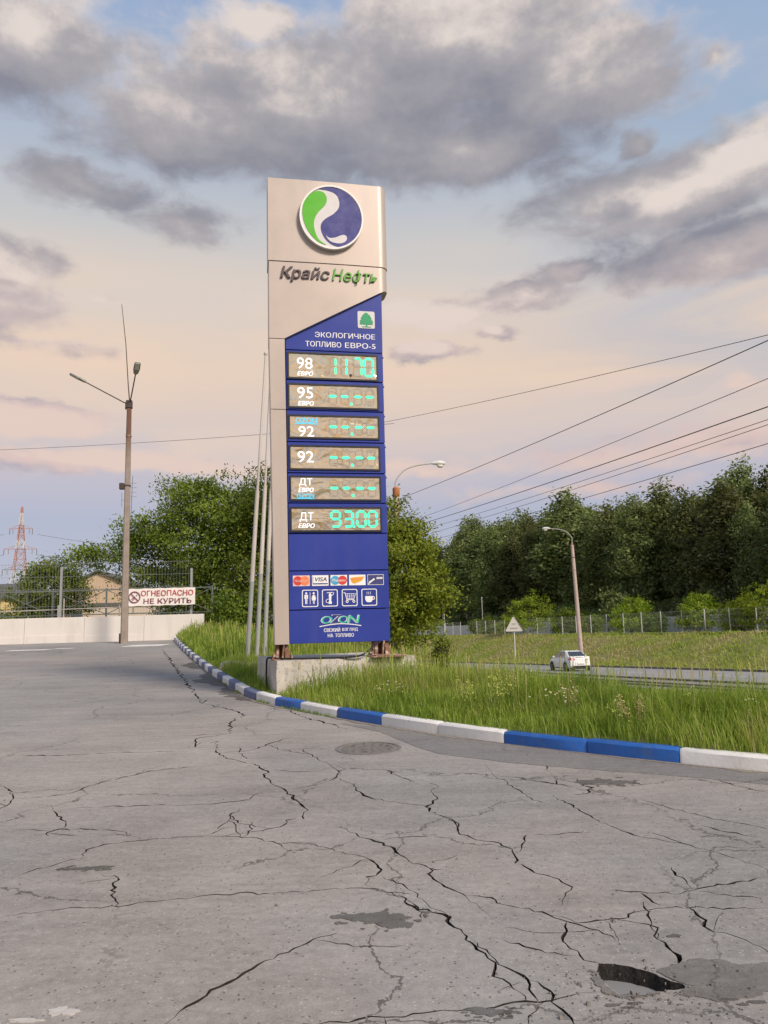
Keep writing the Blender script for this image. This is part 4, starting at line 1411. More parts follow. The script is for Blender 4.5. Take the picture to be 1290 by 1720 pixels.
def emblem(pts, y, m, name, sharp=()):
    P = [(1.055 + (x - 675) / 285 * .578, V(8.903) - (yy - 482) / 290 * .612) for x, yy in smooth_closed(pts, 4, sharp)]
    ar = sum(P[i][0] * P[(i + 1) % len(P)][1] - P[(i + 1) % len(P)][0] * P[i][1] for i in range(len(P)))
    if ar < 0: P.reverse()
    mb = MB(); mb.prism(P, y, YD + 0.001); mb.build(name, m, disc, 30)


emblem([(560, 231), (600, 218), (660, 208), (720, 211), (800, 243), (880, 312), (930, 400), (944, 495), (920, 600), (870, 680), (800, 732), (730, 747), (670, 730), (620, 690), (590, 640), (576, 585), (588, 535), (630, 492), (690, 452), (735, 400), (749, 350), (735, 290), (700, 255), (640, 237)], YD - 0.006, M_LBLUE, 'blue_field', (0,))
emblem([(575, 249), (615, 268), (635, 318), (620, 370), (580, 415), (545, 460), (522, 510), (516, 570), (530, 640), (560, 695), (620, 738), (560, 718), (500, 668), (450, 595), (420, 510), (415, 430), (435, 350), (480, 287), (530, 256)], YD - 0.008, M_GREEN, 'green_drop', (10,))
emblem([(620, 652), (650, 672), (700, 668), (740, 650), (780, 637), (806, 650), (804, 685), (770, 711), (720, 718), (670, 708), (640, 685)], YD - 0.009, M_LGREY, 'pale_highlight', (0,))
# brand lettering, standing off the panel
mb = MB(); put_text(mb, 'Крайс', .135, 1.005, V(7.665), V(7.945), -0.030, shear=.22, bold=0.022, th=0.03); mb.build('brand_lettering', M_PLUM, sign)
mb = MB(); put_text(mb, 'Нефть', 1.055, 1.875, V(7.655), V(7.945), -0.030, shear=.22, bold=0.006, th=0.03); mb.build('brand_lettering', M_LIME, sign)

# service panel: cards and pictograms
Y0 = 0.025
M_RED = mat('print_red', (0.62, 0.045, 0.035), 0.5, var=0.08); M_ORANGE = mat('print_orange', (0.78, 0.22, 0.09), 0.5, var=0.08)
M_SKY = mat('print_light_blue', (0.06, 0.37, 0.62), 0.5, var=0.08); M_YEL = mat('print_amber', (0.70, 0.36, 0.035), 0.5, var=0.1)
M_INK = mat('print_dark', (0.03, 0.03, 0.06), 0.5); M_PALE = mat('print_pale_pink', (0.72, 0.52, 0.50), 0.5); M_NAVY = mat('print_navy', (0.045, 0.05, 0.17), 0.5)
cards = [(.306, .592), (.629, .910), (.945, 1.230), (1.265, 1.550), (1.584, 1.868)]
c0, c1 = V(2.249), V(2.428)
for i, (a, b) in enumerate(cards):
    mb = MB(); mb.prism([(a, c0), (b, c0), (b, c1), (a, c1)], Y0 - .003, Y0)
    cd = mb.build('payment_card', [M_PALE, M_WHITE, M_WHITE, M_WHITE, M_NAVY][i], icons)
    um, vm = (a + b) / 2, (c0 + c1) / 2
    def pc(name, m, fn):
        q = MB(); fn(q); q.build(name, m, icons)
    if i == 0:
        pc('card_print', M_RED, lambda q: q.prism(circ(um - .058, vm, .078), Y0 - .005, Y0 - .003)); pc('card_print', M_ORANGE, lambda q: q.prism(circ(um + .058, vm, .078), Y0 - .006, Y0 - .003))
        pc('card_lettering', M_PALE, lambda q: put_text(q, 'MasterCard', a + .03, b - .03, vm - .02, vm + .022, Y0 - .0065, .1, .01, th=.002))
    if i == 1:
        pc('card_lettering', M_INK, lambda q: put_text(q, 'VISA', a + .05, b - .03, vm - .015, vm + .055, Y0 - .003, .2, .03, th=.002))
        pc('card_print', M_NAVY, lambda q: q.prism([(a + .012, c0 + .025), (b - .012, c0 + .025), (b - .012, c0 + .045), (a + .012, c0 + .045)], Y0 - .005, Y0 - .003))
        pc('card_print', M_NAVY, lambda q: q.prism([(a + .012, c0 + .05), (a + .02, c0 + .05), (a + .02, c1 - .02), (a + .012, c1 - .02)], Y0 - .005, Y0 - .003))
    if i == 2:
        pc('card_print', M_SKY, lambda q: q.prism(circ(um - .062, vm, .078), Y0 - .005, Y0 - .003)); pc('card_print', M_RED, lambda q: q.prism(circ(um + .062, vm, .078), Y0 - .006, Y0 - .003))
        pc('card_lettering', M_WHITE, lambda q: put_text(q, 'Maestro', a + .03, b - .03, vm - .022, vm + .022, Y0 - .0065, .1, .01, th=.002))
    if i == 3:
        pc('card_print', M_YEL, lambda q: q.prism([(a + .02, vm + .035), (a + .03, vm - .01), (a + .06, vm - .055), (a + .10, vm - .06), (a + .15, vm - .04), (b - .06, vm - .01), (b - .02, vm + .06), (b - .08, vm + .055), (a + .10, vm + .05)], Y0 - .005, Y0 - .003))
        pc('card_print', M_ORANGE, lambda q: [q.prism([(a + .045 + k * .035, vm + .005), (a + .065 + k * .035, vm + .005), (a + .068 + k * .035, vm + .028), (a + .048 + k * .035, vm + .028)], Y0 - .0065, Y0 - .005) for k in range(5)])
    if i == 4:
        pc('card_print', M_WHITE, lambda q: (ring(q, [(a, c0), (b, c0), (b, c1), (a, c1)], [(a + .007, c0 + .007), (b - .007, c0 + .007), (b - .007, c1 - .007), (a + .007, c1 - .007)], Y0 - .005, Y0 - .003),
            [stroke(q, [(a + .01 + k * .008, c0 + .012 + k * .022), (a + .06 + .01 * k, c0 + .05 + .017 * k), (a + .13 - .008 * k, c0 + .10 + k * .007)], .010, Y0 - .005, Y0 - .003) for k in range(3)],
            [q.prism([(b - .125 + k * .027, vm + .01), (b - .105 + k * .027, vm + .01), (b - .100 + k * .027, vm + .045), (b - .120 + k * .027, vm + .045)], Y0 - .005, Y0 - .003) for k in range(4)]))
pict = [(.456, .730), (.796, 1.065), (1.135, 1.404), (1.474, 1.744)]
p0_, p1_ = V(1.895), V(2.185)
for i, (a, b) in enumerate(pict):
    mb = MB()
    ring(mb, rrect(a, b, p0_, p1_, .03), rrect(a + .014, b - .014, p0_ + .014, p1_ - .014, .022), Y0 - .004, Y0)
    u, v = (a + b) / 2, (p0_ + p1_) / 2
    F_, B_ = Y0 - .004, Y0
    if i == 0:
        mb.prism(circ(u - .065, v + .085, .018, 12), F_, B_); mb.prism(circ(u + .062, v + .085, .018, 12), F_, B_)
        mb.prism([(u - .095, v - .01), (u - .082, v - .01), (u - .082, v + .03), (u - .048, v + .03), (u - .048, v - .01), (u - .035, v - .01), (u - .035, v + .06), (u - .095, v + .06)], F_, B_)
        mb.prism([(u - .082, v - .095), (u - .068, v - .095), (u - .068, v + .029), (u - .082, v + .029)], F_, B_); mb.prism([(u - .062, v - .095), (u - .048, v - .095), (u - .048, v + .029), (u - .062, v + .029)], F_, B_)
        mb.prism([(u - .004, v - .10), (u + .004, v - .10), (u + .004, v + .10), (u - .004, v + .10)], F_, B_)
        mb.prism([(u + .028, v - .035), (u + .096, v - .035), (u + .075, v + .06), (u + .049, v + .06)], F_, B_)
        mb.prism([(u + .048, v - .095), (u + .058, v - .095), (u + .058, v - .036), (u + .048, v - .036)], F_, B_); mb.prism([(u + .066, v - .095), (u + .076, v - .095), (u + .076, v - .036), (u + .066, v - .036)], F_, B_)
        stroke(mb, [(u + .05, v + .055), (u + .026, v - .005)], .01, F_, B_); stroke(mb, [(u + .074, v + .055), (u + .098, v - .005)], .01, F_, B_)
    if i == 1:
        mb.prism([(u - .052, v + .083), (u + .05, v + .088), (u + .05, v + .1), (u - .052, v + .095)], F_, B_)
        mb.prism([(u - .022, v + .03), (u + .03, v + .03), (u + .022, v + .078), (u - .014, v + .078)], F_, B_)
        mb.prism([(u - .012, v - .055), (u + .02, v - .055), (u + .026, v + .029), (u - .018, v + .029)], F_, B_)
        mb.prism([(u - .022, v - .1), (u + .03, v - .1), (u + .03, v - .056), (u - .022, v - .056)], F_, B_)
        stroke(mb, [(u + .03, v + .04), (u + .06, v + .06), (u + .066, v + .095)], .01, F_, B_)
        stroke(mb, [(u - .02, v - .085), (u - .06, v - .075), (u - .07, v - .045), (u - .052, v - .025), (u - .012, v - .015)], .009, F_, B_)
    if i == 2:
        stroke(mb, [(u - .105, v + .085), (u - .078, v + .082), (u - .05, v - .035), (u + .075, v - .035)], .012, F_, B_)
        stroke(mb, [(u - .072, v + .065), (u + .10, v + .065), (u + .078, v - .015), (u - .052, v - .015)], .008, F_ + .0006, B_)
        for k in range(4): stroke(mb, [(u - .04 + k * .034, v + .065), (u - .032 + k * .03, v - .015)], .006, F_ + .001, B_)
        stroke(mb, [(u - .062, v + .026), (u + .088, v + .026)], .006, F_ + .0013, B_)
        for k in (-.045, .07): ring(mb, circ(u + k, v - .065, .024, 14), circ(u + k, v - .065, .012, 14), F_, B_)
    if i == 3:
        mb.prism([(u - .07, v + .02), (u - .072, v - .03), (u - .055, v - .07), (u - .03, v - .085), (u + .02, v - .085), (u + .045, v - .07), (u + .06, v - .03), (u + .06, v + .02)], F_, B_)
        ring(mb, circ(u + .065, v - .015, .032, 14), circ(u + .065, v - .015, .018, 14), F_ + .0008, B_)
        for k in range(3): stroke(mb, [(u - .042 + k * .03, v + .05), (u - .034 + k * .03, v + .065), (u - .042 + k * .03, v + .08), (u - .034 + k * .03, v + .095)], .007, F_, B_)
    mb.build('pictogram', M_WHITE, icons)
# foot panel lettering
M_OZG = mat('ozon_green', (0.05, 0.52, 0.30), 0.5, var=0.15); M_OZP = mat('ozon_pale', (0.62, 0.66, 0.72), 0.5, var=0.1)
for (ch, u0, u1, v0, v1) in [('O', .785, .965, 1.610, 1.735), ('Z', .935, 1.130, 1.612, 1.758), ('O', 1.075, 1.245, 1.612, 1.735), ('N', 1.235, 1.440, 1.605, 1.745)]:
    q = MB(); put_text(q, ch, u0 - .012, u1 - .012, V(v0), V(v1), Y0, .15, .03, th=.003); q.build('ozon_letter', M_OZP, foot)
    q = MB(); put_text(q, ch, u0, u1, V(v0) + .004, V(v1) - .004, Y0 - .003, .15, .0, th=.003); q.build('ozon_letter', M_NAVY if ch == 'Z' else M_OZG, foot)
mb = MB(); stroke(mb, [(.747 + .711 * k / 12, V(1.562) + .04 * math.sin(PI * k / 12)) for k in range(13)], .014, Y0 - .003, Y0)
mb.build('underline', M_WHITE, foot)
for w_, a_, b_ in (('СВЕЖИЙ', .820, 1.094), ('ВЗГЛЯД', 1.132, 1.396)):
    mb = MB(); put_text(mb, w_, a_, b_, V(1.470), V(1.548) if w_ == 'СВЕЖИЙ' else V(1.530), Y0, bold=.02, th=.003); mb.build('foot_lettering', M_WHITE, foot)
for w_, a_, b_ in (('НА', .885, .975), ('ТОПЛИВО', 1.010, 1.328)):
    mb = MB(); put_text(mb, w_, a_, b_, V(1.380), V(1.440), Y0, bold=.02, th=.003); mb.build('foot_lettering', M_WHITE, foot)

# rusty steel feet on the block
M_RUST = mat('flaking_rust', (0.23, 0.115, 0.075), 0.85, var=0.4, scale=8, bump=0.004, bscale=30, dirt=(0.66, 0.57, 0.50, 1), dirt_amt=0.95, dirt_scale=11)
for u0, u1, zb_ in ((0.02, 0.215, 0.0), (1.70, 1.93, 0.02)):
    mb = MB()
    mb.box(u0 - .07, u1 + .09, 0.0, 0.46, zb_, zb_ + .022, bev=.004)
    mb.box(u0, u0 + .05, 0.08, 0.40, zb_ + .022, .30); mb.box(u1 - .05, u1, 0.08, 0.40, zb_ + .022, .30); mb.box(u0 + .05, u1 - .05, 0.22, 0.25, zb_ + .022, .30)
    for (a, s) in ((u0, -1), (u1, 1)):
        mb.prism([(a, zb_ + .022), (a + s * .05, zb_ + .022), (a, .25)] if s > 0 else [(a, zb_ + .022), (a, .25), (a - .05, zb_ + .022)], 0.10, 0.115)
    mb.prism([((u0 + u1) / 2 - .006, zb_ + .022), ((u0 + u1) / 2 + .02, zb_ + .022), ((u0 + u1) / 2 + .05, .27), ((u0 + u1) / 2 + .02, .27)], 0.02, 0.22)
    for bx in (u0 - .05, u1 + .065):
        for by in (.06, .40): mb.lathe([(.018, zb_ + .02), (.018, zb_ + .045), (.008, zb_ + .046), (.008, zb_ + .075)], 8, (bx, by, 0))
    mb.build('steel_foot', M_RUST, sign)
# loose timber and steel shims under the right foot
o = MB().box(-.30, .30, -.28, .05, -.006, .014, bev=.003).box(-.22, .26, -.25, .0, .016, .03, bev=.003).build('packing_plate', M_RUST)
o.location = (-1.866 + 1.80 * math.cos(rad(11)) - .22 * 0 + .06, 12.93 + 1.80 * math.sin(rad(11)) + .02, ZB + .008); o.rotation_euler = (0, 0, rad(14))
tag(o, 'rusty packing plates lying in front of the right foot of the price sign', 'steel plate')

# power cable of the sign
M_RUBBER = mat('black_rubber', (0.012, 0.012, 0.013), 0.55, var=0.1)
def catmull(pts, k=8):
    P = [Vector(p) for p in pts]; out = []
    for i in range(len(P) - 1):
        p0, p1, p2, p3 = P[max(i - 1, 0)], P[i], P[i + 1], P[min(i + 2, len(P) - 1)]
        for q in range(k):
            t = q / k
            out.append(0.5 * ((2 * p1) + (-p0 + p2) * t + (2 * p0 - 5 * p1 + 4 * p2 - p3) * t * t + (-p0 + 3 * p1 - 3 * p2 + p3) * t ** 3))
    out.append(P[-1]); return out
cab = catmull([(-0.12, 13.20, 1.285), (-0.25, 13.05, 1.20), (-0.42, 12.96, 1.085), (-0.62, 12.93, 1.052), (-1.1, 12.90, 1.048), (-1.52, 12.88, 1.05), (-1.80, 12.96, 1.058), (-1.98, 13.06, 1.07), (-2.04, 13.20, 1.045), (-2.065, 13.30, 0.98), (-2.07, 13.30, 0.80), (-2.06, 13.25, 0.55), (-2.05, 13.22, 0.40)])
o = MB().tube(cab, 0.016, 8).build('power_cable', M_RUBBER, None, 60)
tag(o, 'black power cable drooping over the left side of the concrete block', 'cable')

# ------------------------------------------------------------------ flagpoles behind the sign
M_POLE = mat('pole_white_paint', (0.54, 0.50, 0.46), 0.5, var=0.06, scale=3, dirt=(0.42, 0.36, 0.31, 1), dirt_amt=0.5, dirt_scale=4, streak=True)
M_POLEG = mat('pole_grey_paint', (0.33, 0.34, 0.33), 0.55, var=0.1, scale=3, dirt=(0.22, 0.2, 0.18, 1), dirt_amt=0.4, dirt_scale=4)
for (x, y, tx, hh, hs, hg, lab) in [(-3.25, 18.0, 0.062, 7.45, 4.1, 1.95, 'leaning white flagpole, left one of the three behind the price sign'), (-3.13, 18.6, 0.052, 7.2, 4.3, 2.15, 'leaning white flagpole, middle one of the three behind the price sign'), (-3.04, 19.2, 0.045, 7.0, 4.3, 2.5, 'leaning white flagpole nearest the price sign of the three')]:
    z0 = tz(x, y)
    t_ = thing('flagpole', lab, 'flagpole', (x, y, z0), 0, 'flagpoles behind the price sign')
    pt = lambda h: (tx * h, 0, h)
    MB().tube([pt(-.2), pt(hg)], [.054, .052], 12).build('lower_tube', M_POLEG, t_, 40)
    MB().tube([pt(hg), pt(hs)], [.052, .048], 12).build('middle_tube', M_POLE, t_, 40)
    MB().tube([pt(hs - .03), pt(hs), pt(hs + .001), pt(hh)], [.050, .050, .032, .026], 12).build('upper_tube', M_POLE, t_, 40)
    MB().lathe([(.03, 0), (.05, .03), (.045, .07), (.0, .09)], 10, pt(hh)).build('finial', M_POLE, t_, 40)
    MB().box(-.11, .11, -.11, .11, -.1, .06, bev=.01).build('base_plate', M_RUST, t_)
rough = MB(); rough_block(rough, 0.75, 0.4, -0.1, 0.16, 10, 6, 3, 0.018, rn)
o = rough.build('broken_concrete', M_CONC); o.location = (-3.75, 17.45, tz(-3.4, 17.6)); o.rotation_euler = (0.03, 0.04, rad(-8))
tag(o, 'broken piece of pale concrete lying in the grass by the flagpoles', 'concrete piece')

# ------------------------------------------------------------------ white wall, fence, banner
M_WALL = mat('wall_cream_paint', (0.70, 0.665, 0.62), 0.7, var=0.03, scale=1.5, dirt=(0.48, 0.44, 0.40, 1), dirt_amt=0.35, dirt_scale=1.6, streak=True)
wa, wb = Vector((-40.0, 34.05, 0)), Vector((-8.28, 35.0, 0))
wd = (wb - wa).normalized(); wang = math.atan2(wd.y, wd.x)
wall = thing('low_wall', 'low cream painted wall of plain panels at the end of the forecourt', 'wall', (wb.x, wb.y, 1.0), wang)
xs = 0.0; k = 0
rw = random.Random(2)
while xs > -31.5:
    Lw = 2.66
    MB().box(xs - Lw + .008, xs - .008, -0.0 + rw.uniform(-.006, .006), 0.22, -0.15, 1.205 + rw.uniform(-.008, .008), bev=0.006).build('wall_panel', M_WALL, wall)
    if k in (1, 2, 3, 5):
        MB().box(xs - Lw + .15, xs - .12, -0.022, 0.0, 0.04, 0.42 - .05 * (k % 2), bev=.004).build('wall_plinth', M_WALL, wall)
    xs -= Lw; k += 1
M_GALV = mat('galvanised_steel', (0.36, 0.37, 0.37), 0.5, metal=0.3, var=0.1, scale=8)
M_WIRE = mat('grey_green_wire', (0.26, 0.275, 0.27), 0.55, metal=0.2)
M_GATE = mat('dark_grey_railing', (0.13, 0.145, 0.145), 0.6, var=0.1)
fence = thing('mesh_fence', 'tall welded mesh fence standing behind the cream wall', 'fence', (-9.2, 36.45, 1.05), wang)
posts = [0.0, -3.05, -6.1, -9.15, -12.2, -15.25, -18.3]
wire_me = None
for i, x in enumerate(posts):
    o = MB().box(x - .05, x + .05, -.04, .04, -.3, 3.35 if i != 2 else 3.55, bev=.006).build('post', M_GALV, fence)
    if i == 2 or i == 1: MB().box(x - .10, x + .06, -.11, -.042, .6, 1.75, bev=.01).build('meter_box', M_POLEG, o)
    if i < len(posts) - 1:
        if wire_me is None:
            mb = MB()
            for q in range(1, 22): mb.box(-3.05 * q / 22 - .0028, -3.05 * q / 22 + .0028, -.004, .002, .1, 3.75)
            for z in (.2, .9, 1.0, 1.7, 2.4, 2.5, 3.1, 3.7): mb.box(-3.0, -.05, .002, .010, z - .006, z + .006)
            wire_me = mb.mesh('wire_panel'); wire_me.materials.append(M_WIRE)
        o = link('wire_panel', wire_me, None, fence); o.location = (x, 0, 0); o['kind'] = 'stuff'
# railing of crossed bars, further back
rail = thing('crossed_railing', 'dark steel railing with crossed bars behind the mesh fence', 'railing', (-8.6, 38.2, 1.05), wang)
for i in range(9):
    x = -2.6 * i
    MB().box(x - .035, x + .035, -.035, .035, -.2, 2.60).build('post', M_GATE, rail)
    a, b = x - .04, x - 2.56
    MB().bar((a, 0, 2.52), (b, 0, 2.52), .05).build('top_rail', M_GATE, rail); MB().bar((a, 0, 1.32), (b, 0, 1.32), .05).build('bottom_rail', M_GATE, rail)
    MB().bar((a, 0.0, 1.34), (b, 0.0, 2.49), .06, .03).build('brace', M_GATE, rail); MB().bar((a, .032, 2.49), (b, .032, 1.34), .06, .03).build('brace', M_GATE, rail)
    MB().bar((x - 1.3, .06, 1.34), (x - 1.3, .06, 2.49), .035).build('upright', M_GATE, rail)
hr = thing('pipe_rail', 'thin white pipe rail running behind the mesh fence', 'rail', (-12.6, 37.2, 1.05), wang)
MB().tube([(0, 0, 1.62), (-12, 0, 1.45)], .028, 6).build('pipe', M_POLE, hr)
for x, h in ((-.25, 1.75), (-2.9, 2.1), (-6.2, 3.4)):
    MB().tube([(x, 0, -.2), (x, 0, h)], .03 if h < 2 else .035, 6).build('pipe_post', M_POLE, hr)

ban = thing('banner', 'white fabric no smoking banner tied to the fence beside the lamp post', 'banner', (-12.02, 35.93, 2.655), math.atan2(.3, 3.06))
M_BAN = mat('banner_fabric', (0.80, 0.755, 0.72), 0.7, var=0.02); M_BRED = mat('banner_red', (0.50, 0.055, 0.05), 0.7, var=0.06); M_BMAR = mat('banner_maroon', (0.20, 0.05, 0.075), 0.7, var=0.06)
mb = MB(); nb = 16
wob = lambda q, v: .02 * math.sin(q * 1.1) * math.sin(PI * v)
vs = [(3.07 * q / nb, wob(q, v) - .03, .005 + .80 * v + .02 * (q / nb) + .012 * math.sin(q * 1.9) * (1 if v > .5 else -1)) for v in (0, .5, 1) for q in range(nb + 1)]
mb.add(vs, [(r * (nb + 1) + q, r * (nb + 1) + q + 1, (r + 1) * (nb + 1) + q + 1, (r + 1) * (nb + 1) + q) for r in range(2) for q in range(nb)])
k = len(mb.v); mb.add([(x, y + .004, z) for x, y, z in vs], [(r * (nb + 1) + q, (r + 1) * (nb + 1) + q, (r + 1) * (nb + 1) + q + 1, r * (nb + 1) + q + 1) for r in range(2) for q in range(nb)])
mb.build('cloth', M_BAN, ban, 60)
mb = MB(); put_text(mb, 'ОГНЕОПАСНО', .60, 2.98, .46, .72, -.055, bold=.02, th=.004); mb.build('lettering', M_BRED, ban)
mb = MB(); put_text(mb, 'НЕ КУРИТЬ', .72, 2.90, .105, .345, -.055, bold=.02, th=.004); mb.build('lettering', M_BMAR, ban)
mb = MB(); ring(mb, circ(.30, .42, .27, 32), circ(.30, .42, .225, 32), -.059, -.055); stroke(mb, [(.30 - .17, .42 + .17), (.30 + .17, .42 - .17)], .04, -.0585, -.055)
stroke(mb, [(.30 - .13, .42 - .10), (.30 + .02, .42 + .03)], .035, -.058, -.055); stroke(mb, [(.30 + .08, .42 + .06), (.30 + .13, .42 + .11)], .035, -.058, -.055)
stroke(mb, [(.30 - .10, .42 - .16), (.30 + .02, .42 - .05)], .02, -.058, -.055)
mb.build('no_smoking_mark', M_BMAR, ban)

# ------------------------------------------------------------------ lamp posts
M_IRONPAINT = mat('dark_brown_steel', (0.06, 0.045, 0.04), 0.6, var=0.2); M_LAMP = mat('lamp_housing', (0.28, 0.275, 0.27), 0.45, var=0.06)
M_LENS = mat('lamp_lens', (0.55, 0.54, 0.5), 0.25)
def rusty_post_mat():
    m, t, b = new_mat('rust_stained_concrete')
    co = t.n('ShaderNodeTexCoord').outputs['Object']
    se = t.n('ShaderNodeSeparateXYZ'); t.put(se.inputs[0], co)
    n1 = t.noise(co, 3.0, 6, 0.65); st = t.noise(t.v('MULTIPLY', co, (6, 6, 0.5)), 1.0, 6, 0.6)
    c = t.ramp(n1, [(0.25, (0.23, 0.185, 0.155, 1)), (0.7, (0.33, 0.275, 0.235, 1))])
    f = t.m('MULTIPLY', t.mrange(t.m('ADD', se.outputs[2], t.m('MULTIPLY', st, 2.0)), 8.3, 10.6, 0, 1, True), 0.85)
    c = t.mix(f, c, (0.13, 0.055, 0.035, 1))
    t.put(b.inputs['Base Color'], c); b.inputs['Roughness'].default_value = 0.9
    return m
M_RPOST = rusty_post_mat()
lp = thing('lamp_post', 'tall concrete lamp post with two lamps and an aerial before the cream wall', 'lamp post', (-11.17, 33.0, 1.02), rad(12))
mb = MB()
vs = []
for z, h in ((-.3, .150), (10.44, .095)):
    c_ = h * .35
    vs += [(-h, -h + c_, z), (-h + c_, -h, z), (h - c_, -h, z), (h, -h + c_, z), (h, h - c_, z), (h - c_, h, z), (-h + c_, h, z), (-h, h - c_, z)]
mb.add(vs, [(7, 6, 5, 4, 3, 2, 1, 0), tuple(range(8, 16))] + [(i, (i + 1) % 8, 8 + (i + 1) % 8, 8 + i) for i in range(8)])
mb.build('post', M_RPOST, lp, 30)
hd = MB(); hd.box(-.13, .13, -.13, .13, 10.28, 10.62, bev=.01); hd.box(-.17, -.12, -.03, .03, 10.22, 10.55); hd.build('head_bracket', M_IRONPAINT, lp)
MB().tube([(.02, .0, 10.5), (-.06, 0, 11.3), (-.20, 0, 13.2), (-.42, 0, 15.1)], [.028, .022, .018, .012], 7).build('aerial', M_IRONPAINT, lp)
def lamp_arm(parent, a, d, L, rise, hl, tilt, mlens=M_LENS, box=True):
    d = Vector(d).normalized(); a = Vector(a)
    p = [a, a + d * .12 + Vector((0, 0, .02)), a + d * L + Vector((0, 0, rise))]
    arm = MB().tube(p, .026, 8).build('lamp_arm', M_IRONPAINT, parent, 60)
    e = p[-1]; dr = (p[-1] - p[1]).normalized()
    q = e + dr * hl
    m1 = MB(); s_ = Vector((-d.y, d.x, 0)) * .5; up = dr.cross(s_.normalized()) ; up = up if up.z > 0 else -up
    rows_ = [(0, .05, .05), (.10, .10, .055), (.45, .14, .05), (.95, .13, .035), (1.0, .10, .02)]
    vs = []
    for f_, wd_, th_ in rows_:
        c_ = e + dr * (hl * f_); w_ = s_.normalized() * wd_
        vs += [c_ - w_ - up * th_ * .4, c_ + w_ - up * th_ * .4, c_ + w_ * .8 + up * th_, c_ - w_ * .8 + up * th_]
    fs = [(0, 1, 2, 3), (19, 18, 17, 16)]
    for r in range(4):
        for j in range(4): fs.append((r * 4 + j, (r + 1) * 4 + j, (r + 1) * 4 + (j + 1) % 4, r * 4 + (j + 1) % 4))
    m1.add(vs, fs); h = m1.build('lamp_head', M_LAMP, parent)
    m2 = MB(); c0_ = e + dr * hl * .42 - up * .03; c1_ = e + dr * hl * .94 - up * .025
    m2.bar(c0_, c1_, .18, .03); m2.build('lens', mlens, h)
lamp_arm(lp, (-.10, 0, 10.50), (-1, -.35, 0), 1.75, .72, .72, 0)
lamp_arm(lp, (.03, -.05, 10.55), (.28, -1, 0), 1.3, .88, .62, 0)
MB().box(-.34, -.13, -.10, .08, 6.62, 6.90, bev=.02).build('camera_box', M_IRONPAINT, lp)
MB().box(-.13, .13, -.13, .13, 6.76, 6.82).build('strap', M_IRONPAINT, lp); MB().box(-.116, .116, -.116, .116, 8.98, 9.06).build('strap', M_RUST, lp)
MB().bar((-.05, -.02, 10.2), (-.06, -.13, 8.9), .02).build('conduit', M_IRONPAINT, lp)
MB().box(-.20, -.155, -.12, .02, -.05, .42).build('cover_plate', M_DARK, lp)


def cobra_post(loc, rz, lean, H, arm, label, top_rust=False):
    t_ = thing('street_lamp', label, 'street lamp', loc, rz)
    P_ = lambda h: Vector((lean * h, 0, h))
    MB().tube([P_(-.4), P_(H)], [.20, .135], 14).build('post', M_LPOST, t_, 40)
    if top_rust: MB().tube([P_(H - .15), P_(H - .05), P_(H + .30), P_(H + .38)], [.12, .17, .17, .10], 12).build('post_cap', M_ORUST, t_, 40)
    else: MB().tube([P_(H - .01), P_(H + .25)], [.125, .06], 12).build('post_cap', M_RUST, t_, 40)
    for h in (H - 1.1, H - 2.2): MB().tube([P_(h), P_(h + .06)], .15, 12).bar(P_(h) + Vector((-.12, 0, .03)), P_(h) + Vector((-.42, 0, .10)), .04).build('band', M_IRONPAINT, t_)
    top = P_(H + .2)
    crv = catmull([top, top + Vector((.0, 0, .45)), top + Vector((-.22 * arm, 0, .95)), top + Vector((-.55 * arm, 0, 1.20)), top + Vector((-arm, 0, 1.32))], 6)
    MB().tube(crv, .032, 8).build('curved_arm', M_LAMPARM, t_, 60)
    e = crv[-1]
    h = MB(); h.tube([e, e + Vector((-.06, 0, .01)), e + Vector((-.22, 0, .03)), e + Vector((-.45, 0, .03)), e + Vector((-.62, 0, .015)), e + Vector((-.70, 0, .0))], [.04, .06, .10, .125, .10, .03], 10)
    hd_ = h.build('lamp_head', M_COBRA, t_, 50)
    MB().tube([e + Vector((-.28, 0, -.03)), e + Vector((-.36, 0, -.12)), e + Vector((-.50, 0, -.12)), e + Vector((-.58, 0, -.03))], [.05, .09, .09, .04], 10).build('lens', M_LENS, hd_, 50)
    return t_


M_LPOST = mat('lamp_post_concrete', (0.47, 0.38, 0.34), 0.85, var=0.15, scale=2, dirt=(0.40, 0.22, 0.19, 1), dirt_amt=0.7, dirt_scale=1.5)
M_ORUST = mat('orange_rust', (0.42, 0.17, 0.07), 0.85, var=0.3, scale=6); M_LAMPARM = mat('lamp_arm_grey', (0.40, 0.40, 0.40), 0.5); M_COBRA = mat('lamp_head_pale', (0.62, 0.62, 0.62), 0.4)
cobra_post((16.35, 66, -1.75), rad(-8), -.022, 9.55, 1.75, 'street lamp with a pale leaning post on the bank behind the white car')
cobra_post((0.60, 36.0, tz(.6, 36)), rad(180 + 8), .0, 7.6 - tz(.6, 36) + .0, 1.75, 'street lamp with a rusty cap rising above the tree right of the price sign', True)

# ------------------------------------------------------------------ unseen station canopy of invented shape, added for the displays to reflect
M_FASC = mat('canopy_orange', (0.62, 0.26, 0.06), 0.5, var=0.05); M_CANW = mat('canopy_white', (0.62, 0.60, 0.57), 0.5, var=0.04)
cn = thing('added_station_canopy', 'filling station canopy with an orange band, added out of view for the price displays to mirror', 'canopy', (9.0, -17.0, -.6), rad(14))
MB().box(-9, 9, -6, 6, 5.0, 5.9, bev=.03).build('roof', M_CANW, cn); 
MB().box(-9.05, 9.05, 6.0, 6.06, 5.15, 5.75).build('fascia_band', M_FASC, cn); MB().box(-9.06, -9.0, -6, 6, 5.15, 5.75).build('fascia_band', M_FASC, cn)
for x in (-6, 6):
    for y in (-3, 3): MB().box(x - .25, x + .25, y - .25, y + .25, 0, 5.0, bev=.02).build('column', M_FASC if x < 0 else M_CANW, cn)

